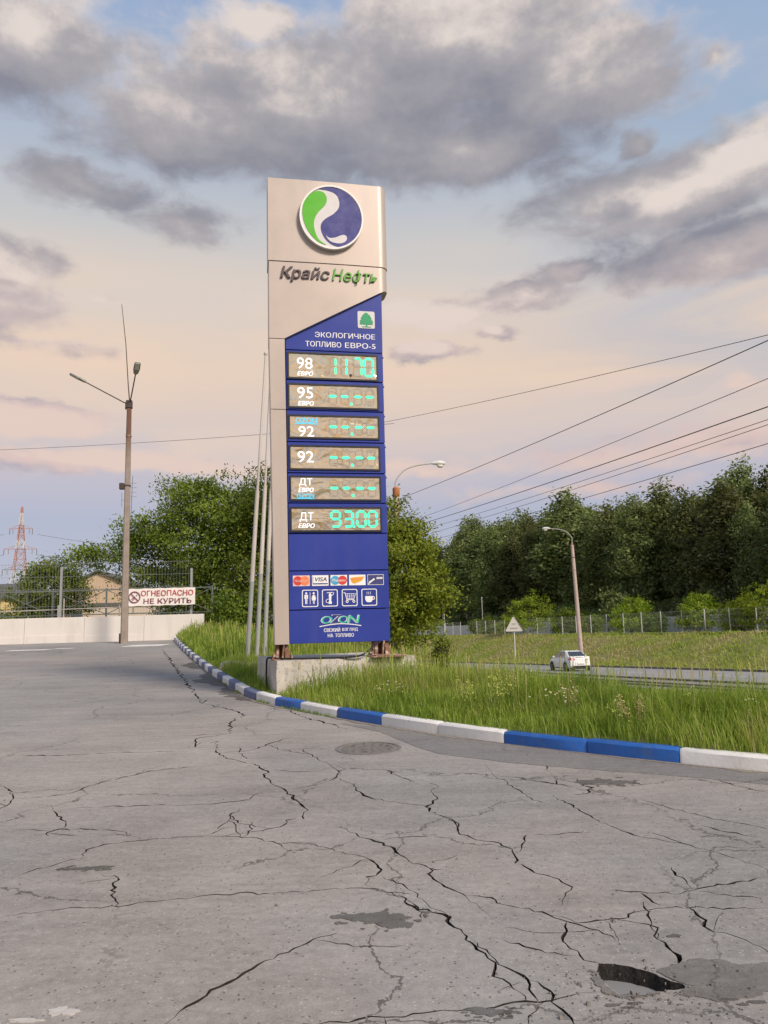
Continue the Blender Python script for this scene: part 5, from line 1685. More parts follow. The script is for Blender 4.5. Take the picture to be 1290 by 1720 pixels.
# ------------------------------------------------------------------ trees
M_BARK = mat('grey_bark', (0.10, 0.085, 0.07), 0.95, var=0.35, scale=8, bump=0.02, bscale=16)
M_BIRCH = mat('birch_bark', (0.40, 0.37, 0.33), 0.9, var=0.2, scale=5, dirt=(0.05, 0.045, 0.04, 1), dirt_amt=0.9, dirt_scale=3.0)
M_LEAF_MAPLE = leaf_mat('maple_leaves', (0.085, 0.135, 0.018, 1), (0.26, 0.33, 0.048, 1), 0.45)
M_LEAF_YEL = leaf_mat('yellow_green_leaves', (0.125, 0.18, 0.02, 1), (0.33, 0.375, 0.045, 1), 0.45)
M_LEAF_WOOD = leaf_mat('woodland_leaves', (0.085, 0.120, 0.045, 1), (0.27, 0.31, 0.115, 1), 0.42, vary=0.4)
M_LEAF_SHRUB = leaf_mat('shrub_leaves', (0.16, 0.25, 0.02, 1), (0.38, 0.47, 0.05, 1), 0.45)


def leaf_quads(cen, nrm_bias, size, rng):
    """rhombic leaves round given centres"""
    N = len(cen)
    a = rng.normal(size=(N, 3)); a /= np.linalg.norm(a, axis=1)[:, None]
    b = rng.normal(size=(N, 3)) * 0.6 + nrm_bias
    b -= a * (a * b).sum(1)[:, None]; b /= np.linalg.norm(b, axis=1)[:, None] + 1e-9
    c = np.cross(a, b)
    s = size * rng.uniform(0.6, 1.35, N)[:, None]
    Vv = np.stack([cen - a * s, cen + c * s * 0.5 + b * s * .12, cen + a * s, cen - c * s * 0.5 + b * s * .12], 1)
    return Vv


def clump_points(lobes, nclump, rng, shell=0.55, droop=0.0):
    """clump centres spread through ellipsoid lobes, thicker near the surface"""
    vol = np.array([l[3] * l[4] * l[5] for l in lobes]) ** 0.8
    pick = rng.choice(len(lobes), nclump, p=vol / vol.sum())
    L = np.array(lobes)[pick]
    d = rng.normal(size=(nclump, 3)); d /= np.linalg.norm(d, axis=1)[:, None]
    r = shell + (1 - shell) * rng.random(nclump) ** 0.6
    r *= rng.uniform(0.85, 1.15, nclump)
    return L[:, :3] + d * r[:, None] * L[:, 3:6], d, pick


def crown_mesh(name, lobes, nclump, per, leaf, spread, rng, shell=0.5, flat=0.6, droop=0.0, bias=(0, 0, .9)):
    cc, d, pk = clump_points(lobes, nclump, rng, shell)
    n = nclump * per
    off = rng.normal(size=(n, 3)) * spread * np.array([1, 1, flat])
    ctr = np.repeat(cc, per, 0) + off
    if droop:
        ctr[:, 2] -= np.abs(rng.normal(size=n)) * droop
    out_ = np.repeat(d, per, 0)
    V_ = leaf_quads(ctr, np.array(bias) * 0.6 + out_ * 1.0, leaf, rng)
    tint = np.clip(np.repeat(rng.normal(0.45, 0.26, nclump), per) + rng.normal(0, 0.22, n), 0, 1)
    return quads_mesh(name, V_, 4, tint), cc


def branch_mesh(base_r, trunk_top, targets, rng, fork=0.35, r_end=0.015, lean=(0, 0)):
    mb = MB()
    H = trunk_top
    tr = [Vector((lean[0] * f * f * H + rng.uniform(-.05, .05) * (f > 0), lean[1] * f * f * H + rng.uniform(-.05, .05) * (f > 0), -0.3 + (H + .3) * f)) for f in (0, .15, .3, .5, .7, .85, 1)]
    mb.tube(tr, [base_r * 1.25, base_r, base_r * .88, base_r * .75, base_r * .55, base_r * .38, base_r * .2], 9)
    for tg in targets:
        f = rng.uniform(fork, 0.9)
        p = tr[0].lerp(tr[-1], f); i = f * 6
        p = tr[min(int(i), 5)].lerp(tr[min(int(i), 5) + 1], i - int(i))
        g_ = Vector(tg)
        mid = p.lerp(g_, .5) + Vector((rng.uniform(-.2, .2), rng.uniform(-.2, .2), rng.uniform(.0, .35)))
        r0 = base_r * (1 - f) * .55 + .015
        mb.tube([p, mid, g_], [r0, r0 * .55, r_end], 5)
    return mb


def add_tree(name, label, cat, loc, lobes, nclump, per, leaf, spread, seed, lm, base_r, trunk_top, group=None, shell=.5, flat=.6, nb=26, bark=None, lean=(0, 0), droop=0.0, fork=.3):
    rng = np.random.default_rng(seed)
    t_ = thing(name, label, cat, loc, 0, group)
    me, cc = crown_mesh('crown', lobes, nclump, per, leaf, spread, rng, shell, flat, droop)
    link('crown', me, lm, t_)
    tg = cc[rng.choice(len(cc), min(nb, len(cc)), replace=False)]
    branch_mesh(base_r, trunk_top, tg, rng, fork, lean=lean).build('trunk', bark or M_BARK, t_, 60)
    return t_


zA = tz(-10.0, 42)
add_tree('maple_tree', 'big green maple behind the fence with long branches reaching to the lamp post', 'tree', (-10.2, 42.5, 1.1),
         [(0.2, 0, 5.6, 3.3, 3.0, 3.0), (-1.8, 0, 4.6, 2.6, 2.4, 2.4), (1.6, 0, 6.6, 2.4, 2.2, 2.2), (-3.2, -.3, 5.4, 1.5, 1.4, 1.1), (-4.9, -.4, 4.4, 1.6, 1.1, .75), (-6.2, -.5, 4.6, .9, .6, .40), (-3.4, 0, 3.0, 1.5, 1.3, 1.0), (2.4, 0, 4.0, 2.2, 2.2, 2.4), (-.4, 0, 7.8, 1.7, 1.6, 1.3), (0.6, -.5, 2.5, 2.6, 2, 1.5)],
         560, 92, .088, .36, 3, M_LEAF_MAPLE, .24, 6.5, 'maples behind the price sign', .55)
add_tree('maple_tree', 'tall green maple directly behind the price sign and the flagpoles', 'tree', (-4.6, 41.0, tz(-4.6, 41)),
         [(0, 0, 6.2, 3.0, 2.8, 3.0), (-1.4, 0, 8.2, 1.7, 1.6, 1.6), (1.6, 0, 8.0, 1.7, 1.6, 1.6), (-1.6, -.4, 4.0, 2.3, 2.1, 2.0), (2.0, 0, 4.4, 2.3, 2.1, 2.3), (-2.4, 0, 6.6, 1.5, 1.4, 1.4), (0, -.6, 2.6, 2.4, 1.9, 1.4)],
         460, 90, .088, .36, 4, M_LEAF_MAPLE, .22, 7.0, 'maples behind the price sign', .55)
add_tree('maple_tree', 'yellow green bushy maple on the right side of the price sign', 'tree', (0.15, 27.0, tz(.15, 27)),
         [(0, 0, 3.3, 1.7, 1.6, 2.0), (-.3, 0, 4.9, 1.1, 1.0, 1.0), (.85, 0, 2.6, 1.25, 1.2, 1.1), (1.4, 0, 2.3, .8, .8, .7), (-.9, 0, 2.6, 1.3, 1.2, 1.4), (.6, 0, 4.0, .9, .9, .9), (.2, 0, 1.7, 1.5, 1.3, .9)],
         340, 90, .066, .26, 5, M_LEAF_YEL, .12, 4.2, None, .5)
add_tree('elm_tree', 'small loose green tree behind the mesh fence at the left edge', 'tree', (-20.0, 46, 1.1),
         [(0, 0, 3.1, 1.7, 1.5, 1.5), (.5, 0, 4.3, 1.0, .9, .8), (-.7, 0, 4.2, .8, .8, .7), (-1.5, 0, 2.5, 1.2, 1.1, .9), (1.6, 0, 2.4, 1.1, 1.0, .9), (1.5, 0, 3.4, .5, .5, .7), (-.2, -.3, 1.5, 1.9, 1.3, .9)],
         200, 80, .085, .30, 6, M_LEAF_MAPLE, .10, 3.8, None, .45)
add_tree('bush', 'low dark bush behind the fence left of the beige gabled house', 'bush', (-22.6, 43, 1.1), [(0, 0, 1.0, 1.6, 1.0, 1.0), (1.4, 0, .8, 1.2, 1, .8), (-1.6, 0, .9, 1.4, 1, .8)], 90, 46, .10, .28, 7, M_LEAF_MAPLE, .06, 1.2)
add_tree('bush', 'low dark bush hiding the end of the fence behind the banner', 'bush', (-10.4, 39.6, 1.1), [(0, 0, 1.2, 1.5, .8, 1.2), (1.5, 0, 1.0, 1.2, .9, 1.1), (2.6, .4, 0.8, 1.4, 1, 1.2)], 150, 46, .10, .26, 8, M_LEAF_MAPLE, .06, 1.4)
add_tree('bush', 'dense dark bush behind the flagpoles at the foot of the maples', 'bush', (-5.6, 37.0, tz(-5.6, 37)), [(0, 0, 1.3, 2.2, 1.0, 1.4), (-1.7, .3, 1.2, 1.4, 1, 1.3), (1.7, .2, 1.5, 1.6, 1, 1.5)], 170, 46, .10, .28, 18, M_LEAF_MAPLE, .06, 1.6)
add_tree('bush', 'dense dark bush behind the right foot of the price sign', 'bush', (-1.2, 36.0, tz(-1.2, 36)), [(0, 0, 1.5, 2.2, 1.0, 1.6), (-1.7, .3, 1.2, 1.4, 1, 1.3), (1.9, .2, 1.3, 1.6, 1, 1.4)], 170, 46, .10, .28, 19, M_LEAF_MAPLE, .06, 1.6)
add_tree('bush', 'small green bush beside the right end of the concrete block', 'bush', (1.28, 19.6, tz(1.28, 19.6)), [(0, 0, .45, .24, .22, .45), (.08, 0, .8, .16, .16, .28)], 46, 44, .035, .09, 9, M_LEAF_YEL, .03, .9)

# ------------------------------------------------------------------ far bank: fence, pale wall, shrubs, wood
M_FPOST = mat('pale_fence_post', (0.55, 0.55, 0.54), 0.6); M_FWIRE = mat('pale_fence_wire', (0.42, 0.45, 0.44), 0.6)
M_PALEWALL = mat('pale_panel', (0.56, 0.57, 0.59), 0.7, var=0.05, scale=1)
RD = math.atan2(RN[0], -RN[1])       # heading of the road direction, as angle of +t
def bank(wv, t):
    x, y = road_xy(wv, t); return x, y, float(ztop(t))


bf = thing('bank_fence', 'long mesh fence with pale posts along the top of the grass bank', 'fence')
pm = MB().box(-.035, .035, -.035, .035, -.3, 2.12, bev=.005).mesh('post'); pm.materials.append(M_FPOST)
mb = MB()
for q in range(1, 20): mb.box(-.002, .002, 3.0 * q / 20 - .0028, 3.0 * q / 20 + .0028, .06, 2.03)
for z in (.1, .55, 1.05, 1.55, 2.0): mb.box(.006, .016, .05, 2.95, z - .008, z + .008)
wm = mb.mesh('wire_panel'); wm.materials.append(M_FWIRE)
for i in range(52):
    t = -12 + 3.0 * i
    if 26 < i < 28: continue
    x, y, z = bank(20.6, t); x2, y2, z2 = bank(20.6, t + 3)
    o = link('post', pm, None, bf); o.location = (x, y, z)
    o = link('wire_panel', wm, None, bf); o['kind'] = 'stuff'
    o.matrix_local = Matrix.Translation((x, y, z)) @ Matrix.Rotation(math.atan2(-(x2 - x), y2 - y), 4, 'Z')
pw = thing('panel_wall', 'low pale grey panel wall behind the bank fence before the wood', 'wall')
pp = MB().box(-.05, .05, .02, 3.98, -.3, 1.55, bev=.01).box(-.07, -.05, .02, 3.98, .72, .80).mesh('wall_panel'); pp.materials.append(M_PALEWALL)
for i in range(38):
    t = -10 + 4.0 * i
    x, y, z = bank(25.5, t); x2, y2, _ = bank(25.5, t + 4)
    o = link('wall_panel', pp, None, pw)
    o.matrix_local = Matrix.Translation((x, y, z + .05)) @ Matrix.Rotation(math.atan2(-(x2 - x), y2 - y), 4, 'Z')


def px_t(xn, wv):
    """road coordinate t where the line at offset wv is seen at tangent xn = X / Y"""
    x0, y0 = road_xy(wv, 0)
    return (x0 - xn * y0) / (xn * RN[0] + RN[1])


shr = [  # x/y tangent, offset, half width, height, label
    (.492, 22.3, 1.9, 3.9, 'yellow green shrub at the right end of the bank fence'), (.455, 22.2, 1.3, 2.7, 'low yellow green shrub joining the rightmost shrub by the fence'), (.402, 22.2, 1.65, 3.3, 'bright green shrub behind the fence, second from the right'), (.315, 22.3, 1.9, 3.3, 'bright green shrub behind the fence, just right of the pale street lamp'),
    (.345, 22.6, .9, 1.7, 'small dull shrub behind the fence between two bright shrubs'), (.234, 22.2, 1.9, 2.8, 'dark rounded shrub behind the fence, left of the pale street lamp'), (.262, 22.6, 1.2, 1.9, 'small dull shrub at the foot of the pale street lamp'), (.184, 21.0, 3.1, 5.0, 'big rounded green bush in the gap of the bank fence'), (.125, 22.5, 1.9, 2.4, 'small bush in front of the pale panel wall at its left end'), (.148, 22.5, 1.2, 1.6, 'tiny bush near the big rounded bush on the bank')]
for i, (xn, wv, hw, hh, lab) in enumerate(shr):
    hw *= 1.22; hh *= 1.12
    t = px_t(xn, wv); x, y, z = bank(wv, t)
    rr = np.random.default_rng(40 + i)
    lob = [(0, 0, hh * .45, hw * .85, hw * .8, hh * .45), (hw * .4, 0, hh * .62, hw * .55, hw * .5, hh * .33), (-hw * .45, 0, hh * .5, hw * .5, hw * .5, hh * .38), (hw * .1, 0, hh * .8, hw * .4, hw * .4, hh * .2), (-hw * .2, -.2, hh * .25, hw * .8, hw * .7, hh * .25)]
    add_tree('shrub', lab, 'shrub', (x, y, z), lob, 130, 42, .11, .26, 60 + i, M_LEAF_SHRUB if i not in (4, 5, 6, 8) else M_LEAF_MAPLE, .06, hh * .6, 'shrubs along the bank fence', .5, .7, 14)

# the wood: six trees built, the rest copied
protos = []
WL = ['tall dark green birch in the wood beyond the bank fence', 'slender birch with pale trunk in the wood beyond the bank fence', 'broad dark leafy tree in the wood beyond the bank fence', 'loose topped birch in the wood beyond the bank fence', 'tall dense dark tree in the wood beyond the bank fence', 'drooping birch in the wood beyond the bank fence']
rwd = random.Random(77)
for i in range(6):
    rng = np.random.default_rng(100 + i)
    H = 18.0
    wdt = [2.6, 2.2, 3.3, 2.5, 2.9, 2.6][i]
    lob = [(rng.uniform(-.4, .4), rng.uniform(-.4, .4), H * f, wdt * s * rng.uniform(.85, 1.15), wdt * s * rng.uniform(.85, 1.15), H * .11) for f, s in (((.22, .75), (.34, 1.0), (.46, 1.05), (.58, 1.0), (.70, .85), (.81, .62), (.90, .36), (.96, .16)) if i in (2, 4) else ((.36, .6), (.46, .95), (.58, 1.05), (.70, .92), (.81, .66), (.90, .38), (.965, .16)))]
    for q in range(7):
        a = rng.uniform(0, 6.28); f = rng.uniform(.3, .88); rr_ = wdt * (1.15 - .6 * max(0, f - .5) * 2)
        lob.append((rr_ * math.cos(a) * .8, rr_ * math.sin(a) * .8, H * f, wdt * .42, wdt * .42, H * .055))
    t_ = thing('birch_tree' if i != 2 else 'aspen_tree', WL[i], 'tree', (0, 0, 0), 0, 'trees of the wood beyond the bank')
    me, cc = crown_mesh('crown', lob, 430 if i in (2, 4) else 330, 38, .20, .46, rng, .45, .9, droop=.5 if i in (0, 3, 5) else .15, bias=(0, -.2, .6))
    link('crown', me, M_LEAF_WOOD, t_)
    tg = cc[rng.choice(len(cc), 34, replace=False)]
    branch_mesh(.22, H * .95, tg, rng, .2, .02, (rng.uniform(-.02, .02), 0)).build('trunk', M_BIRCH if i in (1, 3, 5, 0) else M_BARK, t_, 60)
    protos.append(t_)
used = set()
def copy_thing(o, loc, rz, sc):
    r = o.copy(); C.objects.link(r)
    r.location = loc; r.rotation_euler = (0, 0, rz); r.scale = sc
    for ch in o.children:
        c = ch.copy(); C.objects.link(c); c.parent = r
    return r


n_w = 0
for row, wv in enumerate((33.0, 37.5, 42.0, 47.0, 53.0)):
    t = -16 + row * 1.7
    while t < 128:
        tt = t + rwd.uniform(-1.3, 1.3); w_ = wv + rwd.uniform(-1.7, 1.7)
        x, y, z = bank(w_, tt)
        base = 17.6 + (tt - 33) * .052 + (rwd.uniform(-4.5, 1.6) if row < 2 else rwd.uniform(-2.4, 1.7))
        xn = x / y
        if .38 < xn < .44: base -= 1.3
        if xn < .15: base -= (0.15 - xn) * 42
        if .10 < xn < .13 and row < 2: base += 2.0
        k = rwd.randrange(6)
        s = base / 18.0
        if base > 6:
            wq = rwd.uniform(.85, 1.55); sc = (s * wq, s * wq * rwd.uniform(.9, 1.1), s)
            if k not in used:
                used.add(k); protos[k].location = (x, y, z); protos[k].rotation_euler = (0, 0, rwd.uniform(0, 6.28)); protos[k].scale = sc
            else:
                copy_thing(protos[k], (x, y, z), rwd.uniform(0, 6.28), sc)
            n_w += 1
        t += rwd.uniform(2.6, 6.2) if row < 2 else rwd.uniform(3.6, 6.2)
for k in range(6):
    if k not in used: protos[k].location = bank(40, 60 + k)
# undergrowth along the wood's edge: things one could count, low and dark
ug = None
for i in range(34):
    t = -8 + i * 4.0 + rwd.uniform(-1, 1); x, y, z = bank(29.5 + rwd.uniform(-1, 1), t)
    if ug is None:
        ug = add_tree('undergrowth_bush', 'dark low bush at the edge of the wood behind the bank fence', 'bush', (x, y, z), [(0, 0, 1.4, 2.2, 1.6, 1.5), (1.4, 0, 1.1, 1.4, 1.2, 1.2), (-1.4, .3, 1.7, 1.3, 1.2, 1.5)], 150, 30, .18, .38, 90, M_LEAF_WOOD, .07, 2.0, 'bushes at the edge of the wood')
    else:
        s = rwd.uniform(.7, 1.5); copy_thing(ug, (x, y, z), rwd.uniform(0, 6.28), (s, s, s * rwd.uniform(.8, 1.3)))

# ------------------------------------------------------------------ thin posts, warning sign
o = thing('utility_pole', 'thin grey leaning pole below the tree right of the price sign', 'pole', (3.36, 45, tz(3.36, 45)))
MB().tube([(0, 0, -.3), (-.09, 0, 4.4)], [.085, .07], 10).build('shaft', M_GALV, o, 40); MB().bar((-.3, 0, 4.2), (.14, 0, 4.22), .05).build('crossarm', M_GALV, o)
x, y, z = bank(23.5, px_t(.1235, 23.5))
o = thing('thin_mast', 'thin white mast rising above the pale panel wall', 'mast', (x, y, z))
MB().tube([(0, 0, -.3), (0, 0, 5.6)], [.07, .045], 8).build('shaft', M_FPOST, o, 40); MB().lathe([(.09, 0), (.1, .12), (.03, .2)], 8, (0, 0, 5.6)).build('cap', M_FPOST, o)
ws = thing('road_sign', 'triangular road sign seen from its pale grey back on a thin post', 'road sign', (6.50, 40.0, tz(6.5, 40)), rad(-9))
zs = 1.75 - tz(6.5, 40)
MB().tube([(0, .05, -.3), (.04, .05, zs - .1)], .032, 10).build('post', M_FPOST, ws, 40)
M_SBACK = mat('sign_back', (0.62, 0.59, 0.57), 0.5, var=0.04)
def rtri(c0, c1, R, r):
    P = []
    for k in range(3):
        a = PI / 2 + k * 2 * PI / 3
        P += arc_pts(c0 + (R - r * 2) * math.cos(a), c1 + (R - r * 2) * math.sin(a), r, a - PI / 3, a + PI / 3, 5)
    return P
mb = MB(); mb.prism(rtri(.03, zs - .50 + .0, .52, .05), -.012, .0); pl_ = mb.build('plate', M_SBACK, ws)
mb = MB(); ring(mb, rtri(.03, zs - .50, .53, .05), rtri(.03, zs - .50, .49, .05), -.022, .004); mb.build('rolled_edge', M_SBACK, pl_)
mb = MB(); mb.box(-.16, .22, -.025, -.012, zs - .62, zs - .58); mb.box(-.07, .13, -.025, -.012, zs - .40, zs - .36); mb.build('clamp_rail', M_GALV, ws)

# ------------------------------------------------------------------ white saloon car
M_CARW = mat('car_white_paint', (0.82, 0.815, 0.81), 0.22, var=0.02, spec=0.5, dirt=(0.6, 0.58, 0.55, 1), dirt_amt=0.2, dirt_scale=1.5)
M_CGLASS = mat('car_glass', (0.03, 0.04, 0.05), 0.05, spec=0.9); M_TYRE = mat('tyre', (0.015, 0.015, 0.016), 0.85); M_RIM = mat('alloy_rim', (0.42, 0.42, 0.43), 0.35, metal=0.6)
M_TAIL = mat('tail_light_red', (0.55, 0.03, 0.025), 0.2, spec=0.7); M_CBLACK = mat('car_black_plastic', (0.02, 0.02, 0.022), 0.6); M_PLATE = mat('number_plate', (0.7, 0.7, 0.68), 0.5)
car = thing('parked_car' if False else 'car', 'white saloon car driving away on the road below the bank', 'car', (13.55, 58.4, float(zroad(58.4))), rad(8 + 90))
# local: +x forward, y left, z up ; loft sections along x
L_ = 4.45; W_ = 1.74
secs = [  # x, half width, z bottom, z shoulder, z deck
    (-2.22, .66, .42, .72, .90), (-2.18, .76, .30, .78, 1.02), (-2.05, .83, .24, .82, 1.06), (-1.55, .865, .20, .84, 1.05), (-0.8, .87, .19, .84, 1.0), (0.4, .87, .19, .82, .97), (1.15, .865, .19, .80, .955), (1.75, .84, .21, .76, .88), (2.08, .76, .25, .70, .78), (2.22, .58, .34, .58, .64)]
mb = MB(); vs = []
for x, w_, zb, zs_, zd in secs:
    half = [(w_ * .86, zb), (w_ * .985, zb + .10), (w_, (zb + zs_) / 2), (w_ * .985, zs_), (w_ * .90, zd - .03), (w_ * .72, zd)]
    ring_ = [(x, -a, b) for a, b in half] + [(x, a, b) for a, b in reversed(half)]
    vs += ring_
m_ = 12
fs = [tuple(range(m_)), tuple(reversed(range(len(vs) - m_, len(vs))))]
for i in range(len(secs) - 1):
    for j in range(m_): fs.append((i * m_ + j, i * m_ + (j + 1) % m_, (i + 1) * m_ + (j + 1) % m_, (i + 1) * m_ + j))
mb.add(vs, fs); mb.build('body', M_CARW, car, 35)
gs = [(-1.72, .70, 1.02, 1.03), (-1.05, .60, 1.0, 1.40), (-.75, .575, 1.0, 1.455), (0.0, .575, .96, 1.475), (.45, .57, .96, 1.43), (1.25, .66, .94, .955)]
mb = MB(); vs = []
for x, wt_, zb, zt in gs:
    vs += [(x, -.80 if zt > 1.1 else -.74, zb), (x, -wt_, zt - .03), (x, -wt_ * .85, zt), (x, wt_ * .85, zt), (x, wt_, zt - .03), (x, .80 if zt > 1.1 else .74, zb)]
fs = []
for i in range(5):
    for j in range(5): fs.append((i * 6 + j, i * 6 + j + 1, (i + 1) * 6 + j + 1, (i + 1) * 6 + j))
mb.add(vs, fs); roof = mb.build('cabin', M_CARW, car, 30)


def lerp3(a, b, f): return tuple(x + (y - x) * f for x, y in zip(a, b))
def patch(p00, p10, p11, p01, off):
    """inset quad lifted along its normal, with thickness"""
    P = [Vector(p) for p in (p00, p10, p11, p01)]
    n = (P[1] - P[0]).cross(P[3] - P[0]).normalized()
    q = MB(); k = [p + n * off for p in P]
    q.add([*P, *k], [(0, 1, 2, 3), (7, 6, 5, 4), (0, 4, 5, 1), (1, 5, 6, 2), (2, 6, 7, 3), (3, 7, 4, 0)]); return q


patch((-1.66, .62, 1.065), (-1.66, -.62, 1.065), (-1.10, -.52, 1.385), (-1.10, .52, 1.385), .012).build('rear_window', M_CGLASS, roof)
patch((1.18, -.60, .985), (1.18, .60, .985), (.50, .50, 1.42), (.50, -.50, 1.42), .012).build('windscreen', M_CGLASS, roof)
for s in (1, -1):
    for (xa, xb, xc, xd) in ((-.98, -.28, -.28, -.80), (-.20, .92, .38, -.20)):
        pts = [(xa, s * .782, 1.03), (xb, s * .775, 1.01), (xc, s * .60, 1.415), (xd, s * .605, 1.405)]
        if s < 0: q = patch(pts[0], pts[1], pts[2], pts[3], .014)
        else: q = patch(pts[1], pts[0], pts[3], pts[2], .014)
        q.build('side_window', M_CGLASS, roof)
    MB().box(.62, .80, s * .86 - (.16 if s < 0 else 0), s * .86 + (.16 if s > 0 else 0), .98, 1.10, bev=.02).build('mirror', M_CARW, car)
    tl = MB(); tl.add([(-2.235, s * .42, .80), (-2.20, s * .72, .78), (-2.03, s * .845, .80), (-2.03, s * .842, .92), (-2.18, s * .72, .96), (-2.225, s * .44, .93), (-2.1, s * .42, .80), (-2.05, s * .7, .78), (-1.98, s * .7, .80), (-1.98, s * .7, .92), (-2.05, s * .7, .96), (-2.1, s * .44, .93)],
        [(0, 1, 4, 5), (1, 2, 3, 4), (6, 7, 1, 0), (5, 4, 10, 11), (0, 5, 11, 6), (2, 8, 9, 3), (4, 3, 9, 10), (1, 7, 8, 2)]); tl.build('tail_light', M_TAIL, car)
    hl_ = MB(); hl_.box(1.98, 2.16, s * .60 - .14, s * .60 + .14, .60, .70, bev=.02); hl_.build('headlight', M_LENS, car)
    for q, xw in enumerate((-1.38, 1.38)):
        tw = MB(); cx = xw
        prof_ = [(.20, -.10), (.29, -.10), (.315, -.07), (.315, .07), (.29, .10), (.20, .10)]
        vs, fs = [], []
        n = 24
        for r, yy in prof_:
            vs += [(cx + r * math.cos(2 * PI * k / n), s * .80 + yy, .315 + r * math.sin(2 * PI * k / n)) for k in range(n)]
        for i in range(5):
            for k in range(n): fs.append((i * n + k, i * n + (k + 1) % n, (i + 1) * n + (k + 1) % n, (i + 1) * n + k))
        tw.add(vs, fs); wh = tw.build('wheel', M_TYRE, car, 40)
        rm = MB()
        rm.tube([(cx, s * .80 - .06, .315), (cx, s * .80 + .07 * s + (0 if s > 0 else 0), .315)], .20, 20)
        for k in range(5):
            a = 2 * PI * k / 5; rm.bar((cx, s * .895, .315), (cx + .19 * math.cos(a), s * .885, .315 + .19 * math.sin(a)), .05, .02)
        rm.build('rim', M_RIM, wh)
        ar = MB(); ring(ar, circ(cx, .33, .385, 20), circ(cx, .33, .335, 20), s * .868 - .01, s * .868 + .012); ar.build('wheel_arch', M_CBLACK, car)
    MB().box(-.4, -.2, s * .868 - .012, s * .868 + .012, .78, .81).build('door_handle', M_CARW, car)
    MB().box(-.235, -.222, s * .872 - .004, s * .872 + .004, .34, .98).build('door_gap', M_CBLACK, car)
MB().box(-2.26, -2.05, -.66, .66, .27, .40, bev=.03).build('bumper_insert', M_CBLACK, car)
MB().box(-2.268, -2.20, -.26, .26, .50, .61, bev=.006).build('number_plate', M_PLATE, car)
MB().box(-2.24, -2.19, -.40, .40, .985, 1.005).build('boot_gap', M_CBLACK, car)
MB().box(-2.0, 1.9, -.70, .70, .17, .30).build('underbody', M_CBLACK, car)
car.rotation_euler = (0, -math.atan(.03) * -1 if False else math.atan(.03), rad(90 + 8))

# ------------------------------------------------------------------ transmission tower and houses on the left
M_TRED = mat('tower_red', (0.42, 0.22, 0.20), 0.7); M_TWHITE = mat('tower_white', (0.55, 0.52, 0.52), 0.7); M_TGREY = mat('tower_grey', (0.20, 0.20, 0.22), 0.7)
tw = thing('transmission_tower', 'red and white lattice transmission tower far off at the left edge', 'tower', (-124, 260, 1.1), rad(12))
Ht = 43.0
def hwid(z): return 3.6 * (1 - z / Ht) ** 1.15 + .22
levels = [0, 6, 11.5, 16.5, 21, 25, 28.5, 31.5, 34.2, 36.6, 38.8, 40.8, Ht]
mm = [M_TGREY, M_TGREY, M_TGREY, M_TWHITE, M_TRED, M_TRED, M_TWHITE, M_TRED, M_TRED, M_TWHITE, M_TWHITE, M_TRED]
for i in range(12):
    z0, z1 = levels[i], levels[i + 1]; a, b = hwid(z0), hwid(z1)
    mb = MB()
    cs = [(-1, -1), (1, -1), (1, 1), (-1, 1)]
    for k in range(4):
        p, q = cs[k], cs[(k + 1) % 4]
        mb.bar((p[0] * a, p[1] * a, z0), (p[0] * b, p[1] * b, z1), .20)
        mb.bar((p[0] * a, p[1] * a, z0), (q[0] * b, q[1] * b, z1), .12); mb.bar((q[0] * a, q[1] * a, z0), (p[0] * b, p[1] * b, z1), .12)
        mb.bar((p[0] * b, p[1] * b, z1), (q[0] * b, q[1] * b, z1), .12)
    mb.build('lattice', mm[i], tw)
for z, w_ in ((21.5, 5.4), (28.5, 5.2), (35.5, 3.6)):
    for s in (-1, 1):
        mb = MB(); mb.bar((0, 0, z), (s * w_, 0, z), .18); mb.bar((0, 0, z + 1.6), (s * w_, 0, z), .12); mb.bar((s * w_ * .5, 0, z), (s * w_ * .5, 0, z + .8), .1)
        arm = mb.build('cross_arm', M_TRED if z > 25 else M_TGREY, tw)
        MB().tube([(s * w_, 0, z), (s * w_, 0, z - 2.0)], .14, 6).tube([(s * w_ * .72, 0, z), (s * w_ * .72, 0, z - 1.8)], .1, 6).build('insulator', M_TGREY, arm)
M_HOUSE = mat('beige_render', (0.52, 0.39, 0.275), 0.85, var=0.04, scale=1); M_ROOF = mat('grey_roof', (0.10, 0.10, 0.105), 0.7, var=0.15); M_HYEL = mat('pale_yellow_render', (0.60, 0.46, 0.22), 0.85, var=0.05); M_HPALE = mat('pale_render', (0.55, 0.47, 0.40), 0.85, var=0.05)
M_WIN = mat('window_glass', (0.04, 0.05, 0.06), 0.1, spec=0.8)
hs = thing('house', 'beige house with a grey gabled roof behind the fence and lamp post', 'house', (-28.0, 75, 1.1), rad(6))
MB().prism([(-3.6, -.2), (3.6, -.2), (3.6, 4.5), (0, 6.1), (-3.6, 4.5)], 0, 11).build('wall', M_HOUSE, hs)
for s in (-1, 1):
    MB().add([(s * -.0, -.35, 6.15), (s * 4.0, -.35, 4.38), (s * 4.0, 11.3, 4.38), (0, 11.3, 6.15), (0, -.35, 6.33), (s * 4.05, -.35, 4.53), (s * 4.05, 11.3, 4.53), (0, 11.3, 6.33)], [(0, 1, 2, 3), (4, 7, 6, 5), (0, 4, 5, 1), (1, 5, 6, 2), (2, 6, 7, 3)]).build('roof_slope', M_ROOF, hs)
for x in (-2.0, 1.6):
    f = MB(); ring(f, [(x - .6, .9), (x + .6, .9), (x + .6, 2.4), (x - .6, 2.4)], [(x - .52, .98), (x + .52, .98), (x + .52, 2.32), (x - .52, 2.32)], -.05, .02); wf = f.build('window', M_HPALE, hs)
    MB().prism([(x - .52, .98), (x + .52, .98), (x + .52, 2.32), (x - .52, 2.32)], -.02, .0).build('pane', M_WIN, wf)
